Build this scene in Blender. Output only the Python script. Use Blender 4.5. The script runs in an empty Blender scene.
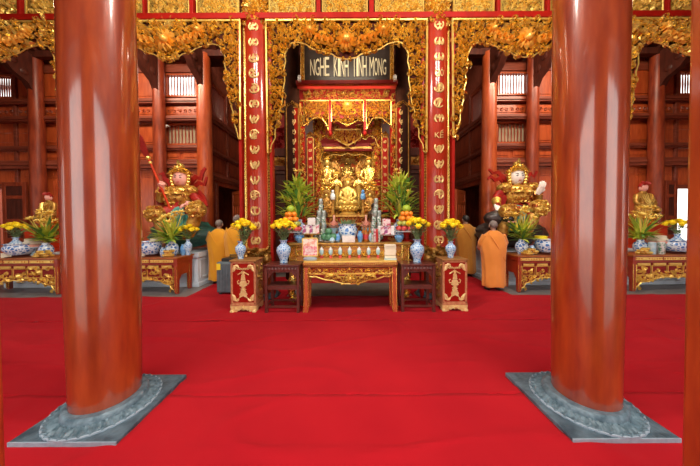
import bpy, bmesh, math, random
from mathutils import Vector, Matrix, noise
PI = math.pi
random.seed(7)
SC = bpy.context.scene
C = SC.collection

# ------------------------------------------------------------------ camera model
F = 238.0; H = 1.6; PITCH = math.radians(1.0); ROLL = math.radians(0.3)
SX, SY = 0.0014, -0.0141
def ray(px, py):
    u = (px - 350 + 700 * SX) / F
    v = (233 - py + 700 * SY) / F
    return Vector((u, math.cos(PITCH) + v * math.sin(PITCH), -math.sin(PITCH) + v * math.cos(PITCH)))
def at(px, py, Y):                      # point of the plane y = Y seen at a pixel
    d = ray(px, py); t = Y / d.y
    return d.x * t, H + d.z * t
def X(px, Y, py=219): return at(px, py, Y)[0]
def Z(py, Y): return at(350, py, Y)[1]
cam_d = bpy.data.cameras.new('camera'); cam = bpy.data.objects.new('camera', cam_d); C.objects.link(cam)
cam_d.sensor_width = 36; cam_d.lens = 36 * F / 700; cam_d.shift_x = SX; cam_d.shift_y = SY
cam_d.clip_start = 0.02; cam_d.clip_end = 300
cam.location = (0, 0, H)
cam.rotation_euler = (Matrix.Rotation(PI / 2 - PITCH, 4, 'X') @ Matrix.Rotation(-ROLL, 4, 'Z')).to_euler()
SC.camera = cam

# ------------------------------------------------------------------ materials
MATS = {}
def mat(name, col, rough=0.5, metal=0.0, col2=None, nscale=6.0, stretch=(1, 1, 1), lo=0.35, hi=0.65, bump=0.0, bscale=60.0, coat=0.0,
        coat_rough=0.1, detail=4, emit=None, estr=0, sheen=0, spec=None):
    m = bpy.data.materials.new(name); m.use_nodes = True
    nt = m.node_tree; b = nt.nodes['Principled BSDF']
    b.inputs['Base Color'].default_value = (*col, 1); b.inputs['Roughness'].default_value = rough; b.inputs['Metallic'].default_value = metal
    b.inputs['Coat Weight'].default_value = coat; b.inputs['Coat Roughness'].default_value = coat_rough
    if spec is not None: b.inputs['Specular IOR Level'].default_value = spec
    if sheen: b.inputs['Sheen Weight'].default_value = sheen
    if emit: b.inputs['Emission Color'].default_value = (*emit, 1); b.inputs['Emission Strength'].default_value = estr
    if col2 or bump:
        tc = nt.nodes.new('ShaderNodeTexCoord'); mp = nt.nodes.new('ShaderNodeMapping')
        mp.inputs['Scale'].default_value = stretch; nt.links.new(tc.outputs['Object'], mp.inputs['Vector'])
    if col2:
        n = nt.nodes.new('ShaderNodeTexNoise'); n.inputs['Scale'].default_value = nscale; n.inputs['Detail'].default_value = detail
        nt.links.new(mp.outputs['Vector'], n.inputs['Vector'])
        r = nt.nodes.new('ShaderNodeValToRGB'); r.color_ramp.elements[0].position = lo; r.color_ramp.elements[1].position = hi
        r.color_ramp.elements[0].color = (*col, 1); r.color_ramp.elements[1].color = (*col2, 1)
        nt.links.new(n.outputs['Fac'], r.inputs['Fac']); nt.links.new(r.outputs['Color'], b.inputs['Base Color'])
    if bump:
        n2 = nt.nodes.new('ShaderNodeTexNoise'); n2.inputs['Scale'].default_value = bscale; n2.inputs['Detail'].default_value = 3
        nt.links.new(mp.outputs['Vector'], n2.inputs['Vector'])
        bp = nt.nodes.new('ShaderNodeBump'); bp.inputs['Strength'].default_value = bump; bp.inputs['Distance'].default_value = 0.01
        nt.links.new(n2.outputs['Fac'], bp.inputs['Height']); nt.links.new(bp.outputs['Normal'], b.inputs['Normal'])
    MATS[name] = m
    return m
def voronoi_mat(name, c1, c2, scale, rough=0.4, metal=0.0, dist=0.09):        # cell-edge pattern: crackle, mesh, painted motifs
    m = mat(name, c1, rough, metal); nt = m.node_tree; b = nt.nodes['Principled BSDF']
    tc = nt.nodes.new('ShaderNodeTexCoord'); v = nt.nodes.new('ShaderNodeTexVoronoi'); v.feature = 'DISTANCE_TO_EDGE'
    v.inputs['Scale'].default_value = scale; nt.links.new(tc.outputs['Object'], v.inputs['Vector'])
    r = nt.nodes.new('ShaderNodeValToRGB'); r.color_ramp.elements[0].position = dist; r.color_ramp.elements[1].position = dist * 1.6
    r.color_ramp.elements[0].color = (*c1, 1); r.color_ramp.elements[1].color = (*c2, 1)
    nt.links.new(v.outputs['Distance'], r.inputs['Fac']); nt.links.new(r.outputs['Color'], b.inputs['Base Color'])
    return m
LACQ = mat('red_lacquer_wood', (0.24, 0.021, 0.003), 0.4, col2=(0.47, 0.072, 0.008), nscale=3.4, stretch=(4, 4, 0.7), lo=.28, hi=.74, bump=.03, bscale=9, coat=1.0, coat_rough=0.12)
LACQ.node_tree.nodes['Principled BSDF'].inputs['Coat IOR'].default_value = 1.8
DWOOD = mat('brown_wood', (0.17, 0.023, 0.008), 0.42, col2=(0.30, 0.05, 0.016), nscale=4.0, stretch=(3, 3, 0.6), bump=.05, bscale=20, coat=.1, coat_rough=.25, spec=.3)
HWOOD = mat('brown_wood_rail', (0.17, 0.03, 0.013), 0.4, col2=(0.25, 0.055, 0.026), nscale=4.0, stretch=(.6, 3, 4), bump=.05, bscale=20, coat=.2, coat_rough=.25)
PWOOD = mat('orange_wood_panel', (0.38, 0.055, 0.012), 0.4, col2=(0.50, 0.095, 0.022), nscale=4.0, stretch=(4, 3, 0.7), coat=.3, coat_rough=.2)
VDWOOD = mat('dark_wood', (0.055, 0.013, 0.008), 0.5, col2=(0.09, 0.02, 0.011), nscale=5, stretch=(3, 3, .6), spec=.25, coat=.05, coat_rough=.2)
BKWOOD = mat('blackish_wood', (0.020, 0.006, 0.003), 0.75, col2=(0.035, 0.010, 0.005), nscale=5, spec=.06)  # blackish brown wood of the inner columns
ROSEW = mat('rosewood', (0.085, 0.02, 0.016), 0.32, col2=(0.14, 0.032, 0.022), nscale=6, stretch=(4, 4, .8), coat=.35, coat_rough=.15)
REDP = mat('red_paint', (0.34, 0.009, 0.004), 0.5, col2=(0.27, 0.007, 0.003), nscale=5, spec=.15, coat=.08, coat_rough=.18)
DREDP = mat('maroon_paint', (0.19, 0.010, 0.008), 0.5, col2=(0.25, 0.014, 0.010), nscale=5, spec=.2)
ORED = mat('vermilion_paint', (0.58, 0.042, 0.006), 0.5, col2=(0.48, 0.03, 0.005), nscale=5, spec=.15, coat=.08, coat_rough=0.2)
VBOARD = mat('vermilion_lacquer_board', (0.35, 0.022, 0.003), 0.5, col2=(0.28, 0.015, 0.003), nscale=5, spec=.15, coat=.6, coat_rough=0.13)
GOLD = mat('gilding', (0.90, 0.66, 0.18), 0.27, 0.78, col2=(0.72, 0.44, 0.09), nscale=14, bump=.2, bscale=60)
YGOLD = mat('pale_gilding', (0.90, 0.66, 0.18), 0.30, 0.55, col2=(0.76, 0.50, 0.10), nscale=14, bump=.2, bscale=80)
OGOLD = mat('old_gilding', (0.62, 0.36, 0.08), 0.36, 0.55, col2=(0.36, 0.15, 0.025), nscale=14, bump=.25, bscale=70)
CHARG = mat('dull_gold_characters', (0.72, 0.50, 0.20), .4, .35, col2=(0.6, 0.38, 0.12), nscale=20)
STATG = mat('painted_gilding', (0.72, 0.45, 0.09), 0.36, 0.6, col2=(0.34, 0.05, 0.012), nscale=9, lo=.45, hi=.72, bump=.2, bscale=60)
TABW = mat('dark_amber_lacquer', (0.30, 0.075, 0.015), 0.38, col2=(0.42, 0.13, 0.022), nscale=6, stretch=(1, 4, 4), coat=.25)
TABR = mat('dark_red_lacquer', (0.27, 0.022, 0.006), 0.4, col2=(0.36, 0.035, 0.009), nscale=6, coat=.25)
CREAM = mat('cream_gilding', (0.85, 0.66, 0.30), 0.4, 0.25, col2=(0.75, 0.5, 0.2), nscale=20)
GMESH = voronoi_mat('gilded_mesh', (0.16, 0.07, 0.010), (0.72, 0.50, 0.10), 42, .4, .55, .09)
CARP = mat('red_carpet', (0.45, 0.009, 0.016), 0.95, col2=(0.395, 0.007, 0.014), nscale=1.6, bump=.35, bscale=420, sheen=.03, spec=.06)
STONE = mat('blue_grey_stone', (0.038, 0.070, 0.095), 0.36, col2=(0.13, 0.20, 0.25), nscale=11, lo=.35, hi=.7, bump=.5, bscale=45, detail=8)
STONEC = mat('carved_stone', (0.055, 0.105, 0.14), 0.4, col2=(0.20, 0.29, 0.35), nscale=22, lo=.3, hi=.75, bump=.4, bscale=60, detail=4)
STONEL = mat('pale_blue_stone', (0.27, 0.35, 0.43), 0.55, col2=(0.36, 0.44, 0.52), nscale=20, bump=.4, bscale=50)
PLAST = mat('pale_grey_stone', (0.52, 0.60, 0.68), 0.55, col2=(0.64, 0.71, 0.78), nscale=5, bump=.2, bscale=40)
FLOORM = mat('grey_stone_floor', (0.17, 0.15, 0.14), 0.35, col2=(0.25, 0.22, 0.21), nscale=4, bump=.1, bscale=30)
PORC = voronoi_mat('blue_white_porcelain', (0.68, 0.78, 0.86), (0.08, 0.22, 0.55), 16, .18, 0, .11)
PORCF = voronoi_mat('fine_blue_white_porcelain', (0.54, 0.70, 0.84), (0.10, 0.27, 0.60), 26, .18, 0, .11)
WPORC = mat('white_porcelain', (0.8, 0.82, 0.82), .2)
LBLUE = mat('pale_blue_glaze', (0.35, 0.58, 0.70), .22, col2=(0.6, 0.75, 0.8), nscale=12)
BLUE = mat('blue_glaze', (0.05, 0.22, 0.55), .2, col2=(0.25, 0.5, 0.75), nscale=14)
TEAL = mat('teal_glaze', (0.04, 0.20, 0.19), .3, col2=(0.10, 0.34, 0.30), nscale=9)
ROCK = mat('dark_green_rock', (0.012, 0.06, 0.045), .4, col2=(0.03, 0.14, 0.10), nscale=7, bump=.4, bscale=14)
BROCK = mat('black_rock', (0.018, 0.014, 0.014), .35, col2=(0.06, 0.035, 0.03), nscale=9, bump=.4, bscale=14)
YFLW = mat('yellow_petal', (1.0, 0.84, 0.02), .6, col2=(1.0, 0.74, 0.012), nscale=9)
LIME = mat('lime_leaf', (0.60, 0.66, 0.07), .5, col2=(0.34, 0.48, 0.04), nscale=9)
LEAF = mat('green_leaf', (0.06, 0.20, 0.03), .5, col2=(0.14, 0.33, 0.05), nscale=9)
LILY = mat('lily_petal', (0.9, 0.55, 0.06), .5, col2=(0.92, 0.74, 0.2), nscale=12)
GLEAF = mat('grey_green_leaf', (0.16, 0.26, 0.10), .55, col2=(0.26, 0.38, 0.16), nscale=12)
ROBE_Y = mat('yellow_ochre_robe', (0.80, 0.37, 0.012), .85, col2=(0.72, 0.31, 0.01), nscale=3, sheen=.2)
ROBE_O = mat('orange_robe', (0.80, 0.28, 0.045), .85, col2=(0.72, 0.235, 0.03), nscale=3, sheen=.2)
ROBE_D = mat('dark_ochre_robe', (0.50, 0.20, 0.015), .85, col2=(0.43, 0.165, 0.012), nscale=3, sheen=.2)
SKIN = mat('skin', (0.42, 0.23, 0.15), .55)
HAIR = mat('shaved_grey_hair', (0.16, 0.13, 0.12), .7, col2=(0.24, 0.19, 0.17), nscale=60)
BHAIR = mat('black_hair', (0.02, 0.016, 0.016), .55)
PINK = mat('pink_painted_face', (0.85, 0.42, 0.34), .35, col2=(0.80, 0.36, 0.30), nscale=5)
WFACE = mat('white_painted_face', (0.88, 0.80, 0.72), .35)
BLACK = mat('black_paint', (0.01, 0.01, 0.01), .4)
SHOE = mat('dark_sandal', (0.03, 0.022, 0.02), .6)
LIPS = mat('red_lip_paint', (0.5, 0.03, 0.03), .4)
RIBBON = mat('crimson_ribbon_paint', (0.28, 0.010, 0.008), .45, col2=(0.38, 0.02, 0.012), nscale=8, spec=.25)
CASE = mat('dark_grey_plastic', (0.085, 0.125, 0.145), .42, col2=(0.12, 0.16, 0.18), nscale=9)
CASED = mat('black_plastic', (0.016, 0.017, 0.018), .4)
YEL = mat('yellow_sticker', (0.9, 0.65, 0.02), .5)
SILV = mat('silver_can', (0.62, 0.68, 0.66), .3, .55, col2=(0.35, 0.46, 0.40), nscale=26)
SILG = mat('white_green_can', (0.72, 0.76, 0.72), .32, .3, col2=(0.12, 0.32, 0.20), nscale=30, lo=.5, hi=.6)
PURP = mat('purple_carton', (0.34, 0.06, 0.20), .4, col2=(0.7, 0.62, 0.66), nscale=22, lo=.5, hi=.56)
WBOX = mat('white_carton', (0.8, 0.77, 0.74), .5, col2=(0.72, 0.62, 0.6), nscale=14)
PNKW = mat('pink_white_carton', (0.8, 0.62, 0.62), .5, col2=(0.55, 0.08, 0.14), nscale=18, lo=.5, hi=.58)
REDF = mat('red_fruit', (0.55, 0.02, 0.03), .3, col2=(0.65, 0.10, 0.08), nscale=9)
APPLE = mat('green_yellow_fruit', (0.55, 0.48, 0.08), .35, col2=(0.42, 0.5, 0.10), nscale=9)
ORNG = mat('orange_fruit', (0.90, 0.28, 0.02), .4)
POM = mat('green_pomelo', (0.42, 0.55, 0.04), .45, col2=(0.32, 0.47, 0.03), nscale=9)
MELON = mat('dark_green_melon', (0.03, 0.13, 0.06), .3, col2=(0.10, 0.28, 0.14), nscale=8)
GLASSY = mat('amber_bottle', (0.42, 0.13, 0.02), .15)
PAPER = mat('cream_paper', (0.85, 0.78, 0.60), .6, col2=(0.8, 0.7, 0.5), nscale=8)
ORCL = mat('orange_cloth', (0.85, 0.16, 0.03), .6)
PINKC = mat('pink_candle', (0.8, 0.30, 0.22), .4, col2=(0.85, 0.48, 0.36), nscale=10)
BRASS = mat('brass', (0.7, 0.42, 0.12), .3, .9)
SIGN = mat('dark_signboard', (0.035, 0.026, 0.022), .4, col2=(0.06, 0.045, 0.038), nscale=4)
LETTER = mat('cream_lettering', (0.88, 0.81, 0.55), .45)
WHITE = mat('white_plastic', (0.8, 0.8, 0.78), .35)
LITROOM = mat('lit_room_cream', (0.55, 0.47, 0.33), .8, col2=(0.48, 0.40, 0.27), nscale=3)  # cream board colour standing in for the lit interior behind the lower lattice
PHOTOT = mat('pale_picture_print', (0.85, 0.75, 0.62), .35, col2=(0.75, 0.35, 0.25), nscale=16, lo=.52, hi=.6)
PHOTOB = mat('pink_picture_print', (0.72, 0.20, 0.24), .35, col2=(0.86, 0.66, 0.6), nscale=22, lo=.5, hi=.6)
COURT = mat('courtyard_stone', (0.42, 0.39, 0.35), .85, col2=(0.5, 0.47, 0.42), nscale=2)

# ------------------------------------------------------------------ objects
def thing(name, label, cat, loc=(0, 0, 0), group=None):
    o = bpy.data.objects.new(name, None); C.objects.link(o); o.empty_display_size = .1
    o.location = loc; o['label'] = label; o['category'] = cat
    if group: o['group'] = group
    return o
def tag(o, label, cat, group=None):
    o['label'] = label; o['category'] = cat
    if group: o['group'] = group
    return o
def wloc(o):
    v = Vector((0, 0, 0))
    while o is not None: v += o.location; o = o.parent
    return v
def dup(root, loc, label=None, group=None, scale=None, rz=None):
    r = root.copy(); C.objects.link(r); r.location = loc
    if scale: r.scale = scale
    if rz is not None: r.rotation_euler = (0, 0, rz)
    if label: r['label'] = label
    if group: r['group'] = group
    for ch in list(root.children):
        c = ch.copy(); C.objects.link(c); c.parent = r
        for g in list(ch.children):
            d = g.copy(); C.objects.link(d); d.parent = c
    return r
class MB:
    def __init__(s): s.v = []; s.f = []; s.m = []; s.mi = 0
    def add(s, vs, fs):
        b = len(s.v); s.v.extend(vs)
        for f in fs: s.f.append(tuple(i + b for i in f)); s.m.append(s.mi)
        return s
    def box(s, x0, x1, y0, y1, z0, z1):
        if x0 > x1: x0, x1 = x1, x0
        v = [(x0, y0, z0), (x1, y0, z0), (x1, y1, z0), (x0, y1, z0), (x0, y0, z1), (x1, y0, z1), (x1, y1, z1), (x0, y1, z1)]
        return s.add(v, [(0, 3, 2, 1), (4, 5, 6, 7), (0, 1, 5, 4), (1, 2, 6, 5), (2, 3, 7, 6), (3, 0, 4, 7)])
    def cbox(s, c, sx, sy, sz): return s.box(c[0] - sx / 2, c[0] + sx / 2, c[1] - sy / 2, c[1] + sy / 2, c[2] - sz / 2, c[2] + sz / 2)
    def taper(s, c, w0, d0, w1, d1, h):       # frustum on z
        x, y, z = c
        v = [(x + a * w0 / 2, y + b * d0 / 2, z) for a, b in ((-1, -1), (1, -1), (1, 1), (-1, 1))] + [(x + a * w1 / 2, y + b * d1 / 2, z + h) for a, b in ((-1, -1), (1, -1), (1, 1), (-1, 1))]
        return s.add(v, [(0, 3, 2, 1), (4, 5, 6, 7), (0, 1, 5, 4), (1, 2, 6, 5), (2, 3, 7, 6), (3, 0, 4, 7)])
    def lathe(s, prof, c=(0, 0, 0), n=24, wob=None):
        vs = []; fs = []; k = len(prof)
        for r, z in prof:
            for i in range(n):
                a = 2 * PI * i / n; rr = r * (wob(a, z) if wob else 1)
                vs.append((c[0] + rr * math.cos(a), c[1] + rr * math.sin(a), c[2] + z))
        for j in range(k - 1):
            for i in range(n):
                fs.append((j * n + i, j * n + (i + 1) % n, (j + 1) * n + (i + 1) % n, (j + 1) * n + i))
        fs.append(tuple(reversed(range(n)))); fs.append(tuple((k - 1) * n + i for i in range(n)))
        return s.add(vs, fs)
    def tube(s, pts, rad, n=6, flat=1.0):
        pts = [Vector(p) for p in pts]; k = len(pts)
        if not isinstance(rad, (list, tuple)): rad = [rad] * k
        vs = []; fs = []; up = Vector((0, 0, 1)); prev = None
        for j, p in enumerate(pts):
            t = (pts[min(j + 1, k - 1)] - pts[max(j - 1, 0)])
            if t.length < 1e-9: t = Vector((0, 0, 1))
            t.normalize()
            if prev is None:
                a = t.cross(Vector((0, 1, 0)) if abs(t.y) < .9 else Vector((1, 0, 0))); a.normalize()
            else:
                a = prev - t * prev.dot(t)
                if a.length < 1e-6: a = t.cross(Vector((0.3, 1, 0.2)))
                a.normalize()
            prev = a; b = t.cross(a)
            for i in range(n):
                an = 2 * PI * i / n
                q = p + a * (math.cos(an) * rad[j]) + b * (math.sin(an) * rad[j] * flat); vs.append(tuple(q))
        for j in range(k - 1):
            for i in range(n): fs.append((j * n + i, j * n + (i + 1) % n, (j + 1) * n + (i + 1) % n, (j + 1) * n + i))
        fs.append(tuple(reversed(range(n)))); fs.append(tuple((k - 1) * n + i for i in range(n)))
        return s.add(vs, fs)
    def prism(s, out, y0, y1):               # outline in x,z
        n = len(out)
        v = [(x, y0, z) for x, z in out] + [(x, y1, z) for x, z in out]
        f = [tuple(range(n)), tuple(reversed(range(n, 2 * n)))] + [(i, n + i, n + (i + 1) % n, (i + 1) % n) for i in range(n)]
        return s.add(v, f)
    def prism_x(s, out, x0, x1):             # outline in y,z
        n = len(out)
        v = [(x0, y, z) for y, z in out] + [(x1, y, z) for y, z in out]
        f = [tuple(range(n)), tuple(reversed(range(n, 2 * n)))] + [(i, n + i, n + (i + 1) % n, (i + 1) % n) for i in range(n)]
        return s.add(v, f)
    def ell(s, c, r, n=14, m=9, fn=None):
        vs = [(c[0], c[1], c[2] - r[2])]; fs = []
        for j in range(1, m):
            ph = -PI / 2 + PI * j / m
            for i in range(n):
                a = 2 * PI * i / n
                d = Vector((math.cos(ph) * math.cos(a), math.cos(ph) * math.sin(a), math.sin(ph)))
                k = fn(d) if fn else 1.0
                vs.append((c[0] + r[0] * d.x * k, c[1] + r[1] * d.y * k, c[2] + r[2] * d.z * k))
        vs.append((c[0], c[1], c[2] + r[2])); t = len(vs) - 1
        for i in range(n):
            fs.append((0, 1 + (i + 1) % n, 1 + i)); fs.append((t, 1 + (m - 2) * n + i, 1 + (m - 2) * n + (i + 1) % n))
        for j in range(m - 2):
            for i in range(n): fs.append((1 + j * n + i, 1 + j * n + (i + 1) % n, 1 + (j + 1) * n + (i + 1) % n, 1 + (j + 1) * n + i))
        return s.add(vs, fs)
    def map(s, fn): s.v = [tuple(fn(*p)) for p in s.v]; return s
    def build(s, name, m, parent=None, smooth=True, bev=0, ang=38, base=None):
        me = bpy.data.meshes.new(name); o = wloc(parent) if parent else (Vector(base) if base else Vector((0, 0, 0)))
        me.from_pydata([(a - o.x, b - o.y, c - o.z) for a, b, c in s.v], [], s.f)
        ms = m if isinstance(m, (list, tuple)) else [m]
        for q in ms: me.materials.append(q)
        if len(ms) > 1: me.polygons.foreach_set('material_index', s.m)
        bm = bmesh.new(); bm.from_mesh(me); bmesh.ops.recalc_face_normals(bm, faces=bm.faces); bm.to_mesh(me); bm.free()
        if smooth:
            me.polygons.foreach_set('use_smooth', [True] * len(me.polygons)); me.set_sharp_from_angle(angle=math.radians(ang))
        ob = bpy.data.objects.new(name, me); C.objects.link(ob)
        if parent: ob.parent = parent
        elif base: ob.location = o
        if bev:
            b = ob.modifiers.new('bevel', 'BEVEL'); b.width = bev; b.segments = 2; b.limit_method = 'ANGLE'; b.angle_limit = math.radians(50)
        return ob
def struct(o): o['kind'] = 'structure'; return o
def skin(name, nodes, edges, root, m, parent, sub=2):
    ks = list(nodes); o = wloc(parent); me = bpy.data.meshes.new(name)
    me.from_pydata([tuple(Vector(nodes[k][0]) - o) for k in ks], [(ks.index(a), ks.index(b)) for a, b in edges], [])
    me.materials.append(m); ob = bpy.data.objects.new(name, me); C.objects.link(ob); ob.parent = parent
    md = ob.modifiers.new('skin', 'SKIN'); md.use_smooth_shade = True
    for i, k in enumerate(ks):
        r = nodes[k][1]; r = r if isinstance(r, tuple) else (r, r)
        sv = me.skin_vertices[0].data[i]; sv.radius = r; sv.use_root = (k == root)
    sb = ob.modifiers.new('subdivision', 'SUBSURF'); sb.levels = sub; sb.render_levels = sub
    return ob
def inpoly(x, z, P):
    r = False; n = len(P); j = n - 1
    for i in range(n):
        xi, zi = P[i]; xj, zj = P[j]
        if (zi > z) != (zj > z) and x < (xj - xi) * (z - zi) / (zj - zi) + xi: r = not r
        j = i
    return r
def scroll(mb, cx, cz, R, a0, hand, y, dep, turns=1.25, n=9, wf=.20):       # one carved curl: a ridge of triangular section rolling into an eye
    vs = []; fs = []
    for i in range(n + 1):
        t = i / n; th = a0 + hand * t * turns * 2 * PI; r = R * (1 - t * .86)
        px, pz = cx + r * math.cos(th), cz + r * math.sin(th)
        w = R * wf * (0.35 + 1.0 * math.sin(PI * min(1, .12 + t * .85)))
        nx, nz = math.cos(th), math.sin(th); d = dep * (.45 + .55 * t)
        vs += [(px - nx * w, y, pz - nz * w), (px, y - d, pz), (px + nx * w, y, pz + nz * w)]
    for i in range(n):
        a = i * 3; b = a + 3
        fs += [(a, b, b + 1, a + 1), (a + 1, b + 1, b + 2, a + 2), (a + 2, b + 2, b, a)]
    fs += [(0, 1, 2), (n * 3 + 2, n * 3 + 1, n * 3)]
    mb.add(vs, fs)
def leaf(mb, cx, cz, L, a0, hand, y, dep, n=5, wf=.24):                     # one carved acanthus flame
    vs = []; fs = []; x, z, a = cx, cz, a0
    for i in range(n + 1):
        t = i / n; w = L * wf * math.sin(PI * (.12 + .86 * t)) ; nx, nz = -math.sin(a), math.cos(a)
        d = dep * (.6 + .6 * math.sin(PI * t))
        vs += [(x - nx * w, y, z - nz * w), (x, y - d, z), (x + nx * w, y, z + nz * w)]
        x += math.cos(a) * L / n; z += math.sin(a) * L / n; a += hand * .42
    for i in range(n):
        q = i * 3; b = q + 3
        fs += [(q, b, b + 1, q + 1), (q + 1, b + 1, b + 2, q + 2), (q + 2, b + 2, b, q)]
    fs += [(0, 1, 2), (n * 3 + 2, n * 3 + 1, n * 3)]
    mb.add(vs, fs)
def carve(mb, poly, step, y, dep, seed=1, mirror=None, sc=1.0, mix=.62):             # fills an outline with interlocking scrolls and leaves
    rg = random.Random(seed); xs = [p[0] for p in poly]; zs = [p[1] for p in poly]
    x0, x1, z0, z1 = min(xs), max(xs), min(zs), max(zs)
    if mirror is not None: x1 = mirror
    nz = max(1, int((z1 - z0) / step)); nx = max(1, int((x1 - x0) / step)); els = []
    for j in range(nz + 1):
        for i in range(nx + 1):
            x = x0 + (i + .5 + rg.uniform(-.3, .3) + .5 * (j % 2)) * (x1 - x0) / (nx + .5); z = z0 + (j + .5 + rg.uniform(-.3, .3)) * (z1 - z0) / (nz + .5)
            e = (x, z, rg.random(), rg.uniform(0, 2 * PI), rg.choice((-1, 1)), rg.uniform(.8, 1.25), rg.uniform(.6, 1.2))
            if inpoly(x, z, poly): els.append(e)
    for x, z, k, a, h, s1, s2 in els:
        for mm in ((0, 1) if mirror is not None else (0,)):
            xx, aa, hh = (2 * mirror - x, PI - a, -h) if mm else (x, a, h)
            if k < mix: scroll(mb, xx, z, step * .62 * s1 * sc, aa, hh, y, dep * s2)
            else: leaf(mb, xx, z, step * 1.35 * s1 * sc, aa, hh, y, dep * s2)
def rosette(mb, cx, cz, R, y, dep, n=9):
    mb.ell((cx, y - dep * .5, cz), (R * .42, dep, R * .42), 12, 8)
    for i in range(n):
        a = 2 * PI * i / n
        leaf(mb, cx + R * .3 * math.cos(a), cz + R * .3 * math.sin(a), R * .8, a, .25, y, dep * .8)
def outline(mb, pts, r, y, closed=False, n=5):
    p = [(x, y, z) for x, z in pts]
    if closed: p.append(p[0])
    mb.tube(p, r, n)
# ------------------------------------------------------------------ the hall: floor, walls, ceiling
YB = 7.4                                    # back wall of the side halls
XC = 4.42                                   # half width of the deep middle chamber
YD = 10.6                                   # back of the chamber
def wall_top(y): return 6.45 + (YB - y) * .42
f = MB().box(-13, 13, -.4, YD + .4, -.3, 0); struct(f.build('floor', FLOORM, smooth=False))
g = MB().box(-14, 14, -.9, .84, 3.75, 3.87)  # unseen roof added outside to cut sky light on the front carpet
for i in range(40): g.box(-13.8 + i * .7, -13.72 + i * .7, -.9, .84, 3.67, 3.75)
struct(g.build('ceiling_sky_block', VDWOOD, smooth=False))
f = MB().box(-16, 16, -14, -.4, -.4, -.12); struct(f.build('trim_1', COURT, smooth=False))
# carpet in four strips, each with raised lap edges and soft wrinkles
CBX = [X(q, 4.72) for q in (88, 256, 438.5, 606.5)]
PLX, PLY, PHX, PHY = (-2.02, 1.945), (2.005, 2.01), .38, .362
RGX, RGY = (-2.05, 1.975), (1.995, 2.0)
WR = [(-6, 2.62, -2.6, 2.57, .014), (.9, 3.27, 4.6, 3.31, .014), (.8, 2.58, 1.5, 2.6, .012), (2.4, 2.6, 4.8, 2.55, .012), (4.35, 3.55, 4.05, 2.9, .016), (-1.55, 2.9, -.7, 3.4, .010), (-1.2, 1.62, .6, 1.60, .010), (.6, 2.9, 1.6, 3.0, .008), (-4.5, 3.1, -1.7, 3.2, .010)]
def carpet(rects, z, label, seed, holes=False):
    mb = MB(); st = .04
    for (x0, x1, y0, y1) in rects:
        nx = int((x1 - x0) / st); ny = max(2, int((y1 - y0) / st)); idx = {}
        def hole(x, y): return (holes and any(abs(x - a) < PHX and abs(y - b) < PHY for a, b in zip(PLX, PLY))) or (y > 4.4 and min((x - q) ** 2 + (y - 4.95) ** 2 for q in CBX) < .40 ** 2)
        def zz(x, y):
            d = min(y - y0, y1 - y)
            h = .0025 * (noise.noise((x * 2.2 + seed, y * 2.2, 0)) + .6 * noise.noise((x * 6, y * 6 + seed, 1)))
            w = 0
            for ax, ay, bx_, by, hh in WR:
                L2 = (bx_ - ax) ** 2 + (by - ay) ** 2; q = ((x - ax) * (bx_ - ax) + (y - ay) * (by - ay)) / L2
                if 0 < q < 1:
                    dd = abs((x - ax) * (by - ay) - (y - ay) * (bx_ - ax)) / math.sqrt(L2) + .02 * noise.noise((x * 1.5, y * 1.5, 7)); w += hh * math.sin(PI * q) ** .5 * math.exp(-(dd / .03) ** 2)
            w += .012 * max(0, 1 - abs(noise.noise((x * .55 + seed * 3, y * 1.3, 4))) * 16)
            lap = .010 * math.exp(-(d / .05) ** 2) * (.6 + .6 * noise.noise((x * 1.7, seed, y0)))
            return z + .006 + h + w + lap
        xs = sorted(set([x0 + (x1 - x0) * i / nx for i in range(nx + 1)] + ([a + s * PHX for a in PLX for s in (-1, 1)] if holes else [])))
        ys = sorted(set([y0 + (y1 - y0) * i / ny for i in range(ny + 1)] + ([a + s * PHY for a in PLY for s in (-1, 1) if y0 < a + s * PHY < y1] if holes else [])))
        b = len(mb.v)
        vs = [(x, y, zz(x, y)) for y in ys for x in xs]; n = len(xs); fs = []
        for j in range(len(ys) - 1):
            for i in range(n - 1):
                if not hole((xs[i] + xs[i + 1]) / 2, (ys[j] + ys[j + 1]) / 2): fs.append((j * n + i, j * n + i + 1, (j + 1) * n + i + 1, (j + 1) * n + i))
        mb.add(vs, fs)
    o = mb.build('carpet_strip', CARP, ang=85)
    s = o.modifiers.new('thickness', 'SOLIDIFY'); s.thickness = .006; s.offset = -1
    return tag(o, label, 'carpet', 'red carpet strips')
carpet([(-10.5, 10.5, -.38, .56)], .001, 'red carpet strip nearest the doorway, below the stone plinths', 1)
carpet([(-10.5, 10.5, .55, 2.12)], .004, 'red carpet strip the two stone plinths break through', 2, True)
carpet([(-10.5, 10.5, 2.11, 3.69)], .002, 'plain red carpet strip between the stone plinths and the altar tables', 3, True)
carpet([(-10.5, 10.5, 3.68, 4.86), (-3.35, -1.3, 4.86, 6.5), (1.3, 3.35, 4.86, 6.9)], .005, 'red carpet strip under the front altar table running back along both aisles', 4)

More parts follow.
